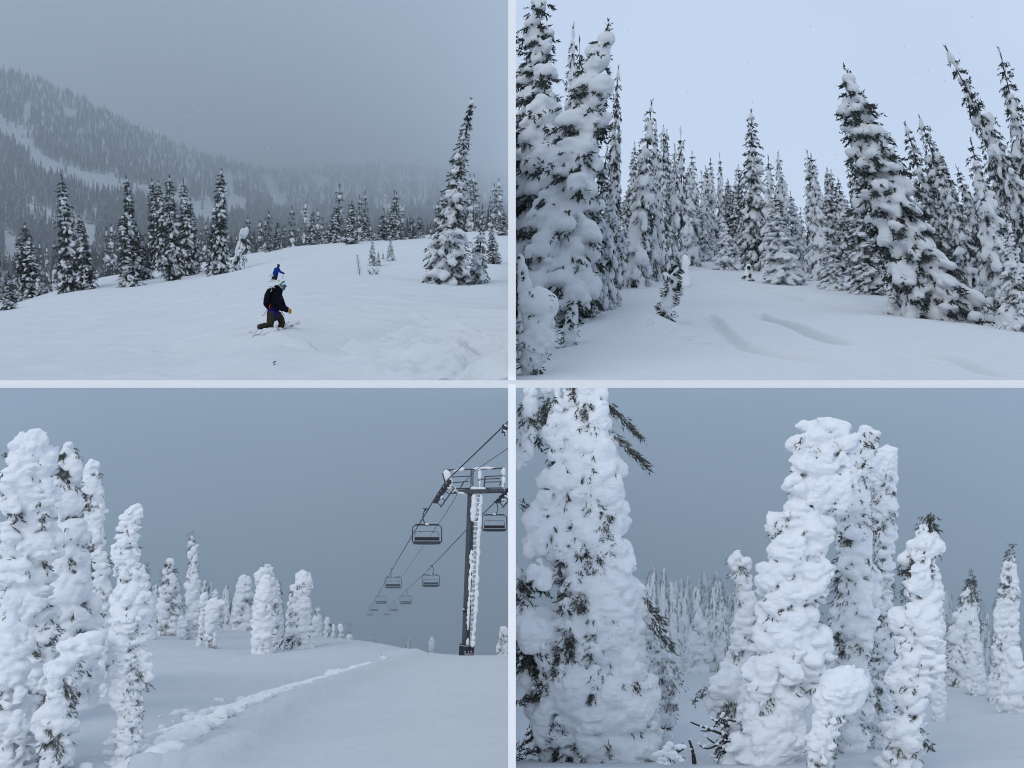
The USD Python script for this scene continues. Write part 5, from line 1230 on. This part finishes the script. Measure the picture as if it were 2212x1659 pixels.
obj('jacket_hem', limb([[p1(612, 800, 0, 0.165), p1(600, 850, 0, 0.18), p1(596, 905, 0, 0.19)]], billow=[(7, 7, 0.6, 4)]), C['purple'], man)
obj('jacket_front', limb([[p1(692, 640, -0.03, 0.075), p1(690, 720, -0.03, 0.09), p1(668, 800, -0.03, 0.10)]]), C['purple'], man)
obj('trousers', limb([rear_leg, front_leg, [p1(615, 880, 0, 0.12), p1(620, 915, 0, 0.12)]], grow=0.036, billow=[(7, 7, 0.9, 5)]), C['olive'], man)
hand = []
gl = obj('glove', limb([[p1(805, 826, -0.18, 0.045), p1(835, 838, -0.17, 0.062)]] + [[p1(842, 818 + 13 * j, -0.2 + 0.015 * j, 0.026), p1(864, 826 + 12 * j, -0.185 + 0.012 * j, 0.025), p1(856, 846 + 10 * j, -0.15, 0.023)] for j in range(4)] + [[p1(828, 830, -0.22, 0.026), p1(850, 872, -0.21, 0.025), p1(838, 880, -0.19, 0.022)]], vox=0.009), C['tan'], man)
obj('glove', limb([[p1(775, 812, 0.2, 0.045), p1(800, 825, 0.19, 0.055)]] + [[p1(806, 812 + 11 * j, 0.2, 0.024), p1(826, 826 + 9 * j, 0.19, 0.022)] for j in range(4)] + [[p1(795, 815, 0.15, 0.024), p1(815, 800, 0.14, 0.022)]], vox=0.01), C['tan'], man)
hat = obj('knit_cap', limb([[p1(722, 470, 0, 0.108), p1(716, 445, 0, 0.085)]]), C['cream'], man)
obj('cap_top', limb([[p1(695, 430, 0, 0.05), p1(688, 418, 0, 0.045)]]), C['lime'], man)
tor = trimesh.creation.torus(0.105, 0.018, major_sections=28, minor_sections=8)
tor.apply_transform(trimesh.transformations.rotation_matrix(math.radians(-42), (0, 1, 0))); tor.apply_translation(p1(724, 455))
obj('cap_stripe', tor, C['teal'], man)
tor = trimesh.creation.torus(0.103, 0.022, major_sections=28, minor_sections=8)
tor.apply_transform(trimesh.transformations.rotation_matrix(math.radians(12), (0, 1, 0))); tor.apply_translation(p1(732, 482))
obj('goggle_strap', tor, C['teal'], man)
obj('goggles', limb([[p1(768, 488, -0.05, 0.04), p1(775, 490, 0, 0.045), p1(768, 488, 0.05, 0.04)]], vox=0.01), C['lens'], man)
obj('face_mask', limb([[p1(735, 520, 0, 0.085), p1(748, 512, 0, 0.07)]]), C['teal'], man)
for a, y, c in (((425, 1085), -0.44, 0.05), ((690, 1085), 0.16, 0.055)):
    obj('boot', limb([[p1(a[0], a[1] - 25, y, c), p1(a[0] + 8, a[1], y, c)], [p1(a[0] + 8, a[1] + 6, y, c), p1(a[0] + 62, a[1] + (24 if y < 0 else 8), y + 0.12, c * 0.85)]], billow=[(5, 5, 0.9, 6)]), C['boot'], man)
bp = thing('backpack', 'black backpack dusted with snow on the kneeling person', 'backpack', org)
obj('pack', limb([[p1(572, 545, -0.02, 0.11), p1(545, 640, -0.03, 0.15), p1(535, 730, -0.03, 0.155), p1(570, 795, -0.02, 0.12)], [p1(560, 560, -0.12, 0.06), p1(530, 720, -0.14, 0.08)], [p1(560, 560, 0.1, 0.06), p1(530, 720, 0.12, 0.08)]], billow=[(6, 6, 0.6, 9)]), C['black'], bp)
obj('hip_belt', limb([[p1(560, 815, -0.14, 0.03), p1(640, 830, -0.2, 0.028), p1(700, 825, -0.1, 0.025)]]), C['black'], bp)
obj('strap', tube(curve([p1(578, 760, -0.2), p1(566, 790, -0.21), p1(572, 815, -0.19)], 8), 0.014, 6), C['redstrap'], bp)
obj('strap', tube(curve([p1(528, 815, -0.16), p1(515, 855, -0.17), p1(480, 905, -0.18), p1(464, 918, -0.18)], 10), 0.010, 6), C['redstrap'], bp)
obj('strap', tube(curve([p1(735, 850, -0.15), p1(750, 885, -0.15), p1(775, 908, -0.15)], 8), 0.008, 6), C['black'], bp)
obj('shoulder_strap', tube(curve([p1(600, 530, -0.14), p1(650, 545, -0.17), p1(690, 600, -0.17), p1(680, 700, -0.17), p1(620, 800, -0.17)], 14), 0.022, 6), C['black'], bp)
obj('snow', lumps([(*p1(rr.uniform(545, 600), rr.uniform(515, 570), rr.uniform(-0.16, -0.08)), 0.03, 0.02, 0.02, 0) for _ in range(9)] + [(*p1(628, 520, -0.12), 0.02, 0.02, 0.035, 0.4)], 0.011, (), 0.6), M['tree_snow'], bp)

def ski(name, label, pts, w, seed):
    line = curve([on_snow(*p[:2]) for p in pts], 22)
    t = np.gradient(line, axis=0); t /= np.linalg.norm(t, axis=1, keepdims=True)
    side = np.cross(t, (0, 0, 1)); side /= np.linalg.norm(side, axis=1, keepdims=True)
    prof = w * np.interp(np.linspace(0, 1, 22), [0, 0.06, 0.2, 0.5, 0.8, 0.95, 1], [0.25, 0.9, 1.0, 0.8, 1.0, 1.05, 0.3])
    v = np.concatenate([line - side * prof[:, None], line + side * prof[:, None], line - side * prof[:, None] - (0, 0, 0.018), line + side * prof[:, None] - (0, 0, 0.018)])
    n = 22; i = np.arange(n - 1); f = []
    for a, b_ in ((0, 1), (3, 2), (2, 0), (1, 3)):
        f += [np.stack([a * n + i, b_ * n + i, b_ * n + i + 1], 1), np.stack([a * n + i, b_ * n + i + 1, a * n + i + 1], 1)]
    th = thing(name, label, 'ski', org)
    obj('ski_board', (v, np.vstack(f)), C['wood'], th, False)
    bs = [(*(line[int(j)] + side[int(j)] * rr.normal() * w * 0.4 + (0, 0, 0.01)), 0.09, 0.08, 0.035, 0) for j in np.linspace(1, 20, 60)]
    obj('snow', lumps(bs, 0.014, [(5, 5, 0.7, seed)], 0.7), M['tree_snow'], th)
ski('ski', 'snow-covered ski under the front foot of the kneeling person', [(310, 1212, -0.72), (480, 1160, -0.4), (690, 1098, 0.12), (850, 1045, 0.5), (930, 1010, 0.72), (948, 990, 0.78)], 0.07, 1)
ski('ski', 'snow-covered ski under the trailing foot of the kneeling person', [(266, 1140, -0.62), (300, 1150, -0.6), (430, 1118, -0.36), (620, 1065, 0.2), (760, 1025, 0.55), (812, 1006, 0.65)], 0.065, 2)
bs = [(*on_snow(x, 1150 - (x - 400) * 0.2 + rr.normal() * 16, 0.0), 0.09, 0.13, 0.075, 0) for x in rr.uniform(330, 800, 70)]
tag(obj('ploughed_snow', (lambda m: (m[0] + org, m[1]))(lumps(bs, 0.016, [(6, 6, 0.9, 8)], 0.8)), M['tree_snow'], None), 'loose snow ploughed up round the boots of the kneeling person', 'snow')

# the far skier
d2 = 112.0
S2 = 0.07099 * d2 / F
d2 = G_TL.find((900 + 600 / 3.606) * 0.256, (980 + 428 / 3.606) * 0.256, 60, 200)
S2 = 0.07099 * d2 / F
o2 = at((900 + 600 / 3.606) * 0.256, (980 + 423 / 3.606) * 0.256, d2 * 0.985)
def p2(zx, zy, y=0.0, r=None):
    v = ((zx - 600) * S2, y, (425 - zy) * S2)
    return v if r is None else v + (r,)
man2 = thing('person', 'skier in a bright blue jacket and dark helmet leaning into a turn in the distance', 'person', o2)
tor2 = [p2(672, 240, 0, 0.06), p2(655, 265, 0, 0.13), p2(645, 310, 0, 0.14), p2(632, 360, 0, 0.14)]
arm_r = [p2(678, 262, -0.14, 0.075), p2(704, 298, -0.2, 0.06), p2(730, 315, -0.22, 0.05), p2(752, 321, -0.22, 0.04)]
arm_l = [p2(632, 262, 0.05, 0.075), p2(618, 295, 0.1, 0.06), p2(604, 322, 0.08, 0.045)]
legs = [[p2(625, 362, -0.08, 0.1), p2(605, 392, -0.12, 0.085), p2(588, 440, -0.1, 0.065)], [p2(642, 362, 0.08, 0.1), p2(632, 395, 0.1, 0.085), p2(608, 440, 0.08, 0.065)]]
hd = [p2(676, 226, 0, 0.08), p2(677, 215, 0, 0.1)]
obj('body', limb([tor2, arm_r, arm_l] + legs + [[tor2[0]] + hd], vox=0.02), C['skin'], man2)
obj('jacket', limb([tor2, arm_r[:4], arm_l], vox=0.02, grow=0.03, billow=[(5, 5, 0.6, 3)]), C['blue'], man2)
obj('trousers', limb(legs, vox=0.02, grow=0.03, billow=[(5, 5, 0.6, 4)]), C['olive'], man2)
obj('helmet', limb([[p2(677, 214, 0, 0.125), p2(674, 208, 0, 0.11)]], vox=0.02), C['helmet'], man2)
obj('goggles', limb([[p2(690, 218, -0.06, 0.04), p2(692, 218, 0.05, 0.04)]], vox=0.015), C['lens'], man2)
for a, y in (((756, 322), -0.22), ((602, 325), 0.08)):
    obj('glove', limb([[p2(a[0], a[1], y, 0.055), p2(a[0] + 5, a[1] + 3, y, 0.05)]] + [[p2(a[0] + 6, a[1] - 4 + 3 * j, y - 0.02, 0.02), p2(a[0] + 11, a[1] - 2 + 3 * j, y - 0.01, 0.018)] for j in range(4)] + [[p2(a[0] + 2, a[1] - 5, y - 0.04, 0.022), p2(a[0] + 7, a[1] - 8, y - 0.05, 0.02)]], vox=0.012), C['black'], man2)
tp = thing('ski_pole', 'ski pole in the far skier\'s right hand, planted downhill', 'ski pole', o2)
obj('shaft', tube([p2(759, 316, -0.22), p2(735, 396, -0.25)], 0.014, 6), M['dark'], tp); obj('basket', tube([p2(739, 384, -0.25), p2(738, 387, -0.25)], 0.05, 8), M['dark'], tp)
tp = thing('ski_pole', 'ski pole trailing behind the far skier\'s left side', 'ski pole', o2)
obj('shaft', tube([p2(606, 320, 0.08), p2(548, 366, 0.1)], 0.014, 6), M['dark'], tp); obj('basket', tube([p2(556, 360, 0.1), p2(553, 362, 0.1)], 0.05, 8), M['dark'], tp)
bs = [(*p2(585 + rr.normal() * 22, 436 - abs(rr.normal()) * 5, rr.normal() * 0.25 - 0.1), 0.15, 0.15, rr.uniform(0.05, 0.11), 0) for _ in range(40)]
tag(obj('ploughed_snow', (lambda m: (m[0] + o2, m[1]))(lumps(bs, 0.04, [(6, 6, 0.8, 8)], 1.0)), M['snow_tl'], None), 'soft snow thrown up round the far skier\'s legs', 'snow')

# dark crumbs in the foreground and twigs by the saplings
zc = at((900 + 620 / 3.606) * 0.256, (980 + 1565 / 3.606) * 0.256, 37.6)
zc[2] = G_TL.z(512 + zc[0] / zc[1] * F, zc[1]) + 0.03
t = thing('twig_tip', 'tiny dark twig tip poking out of the foreground snow', 'twig', zc)
obj('twig', cat([tube([(-0.03, 0, 0.02), (0.0, 0, 0.055), (0.035, 0.02, 0.06)], 0.016, 6), tube([(0, 0, -0.08), (0.0, 0, 0.01)], 0.013, 6)]), M['bark'], t)
for zx in (1598, 1625):
    b, d = spot_of(G_TL, 'tl', (zx, 1186), 60, 250)
    t = thing('buried_twigs', 'thin bare twigs sticking up left of the knob-topped sapling' if zx == 1598 else 'thin bare twigs lying right below the tiny sapling', 'twigs', b)
    obj('twig', cat([tube([(rr.normal() * 0.1, 0, -0.05), (rr.normal() * 0.35, rr.normal() * 0.2, rr.uniform(0.3, 0.75))], [0.025, 0.012], 4) for _ in range(7)]), M['bark'], t)

# falling snow in the air of the two upper places
fl = np.random.default_rng(77)
def flakes(name, label, n, dn, df, lo, hi, px0, px1, size):
    vs, fs, o = [], [], 0
    ico = trimesh.creation.icosphere(0, 1.0)
    for _ in range(n):
        d = fl.uniform(dn, df); p = at(fl.uniform(px0, px1), fl.uniform(lo, hi), d)
        vs.append(np.asarray(ico.vertices) * size * d / F * fl.uniform(0.6, 1.5) * (1, 1, fl.uniform(0.8, 1.6)) + p); fs.append(np.asarray(ico.faces) + o); o += 12
    tag(obj(name, (np.vstack(vs), np.vstack(fs)), M['tree_snow'], None), label, 'snowflakes', None, 'stuff')
flakes('falling_snow', 'small white snowflakes drifting in the air above the open slope', 130, 38, 110, 15, 225, 12, 500, 0.42)
flakes('falling_snow', 'small dark-looking snowflakes against the pale sky above the clearing', 90, 38, 90, 10, 190, 530, 1010, 0.42)
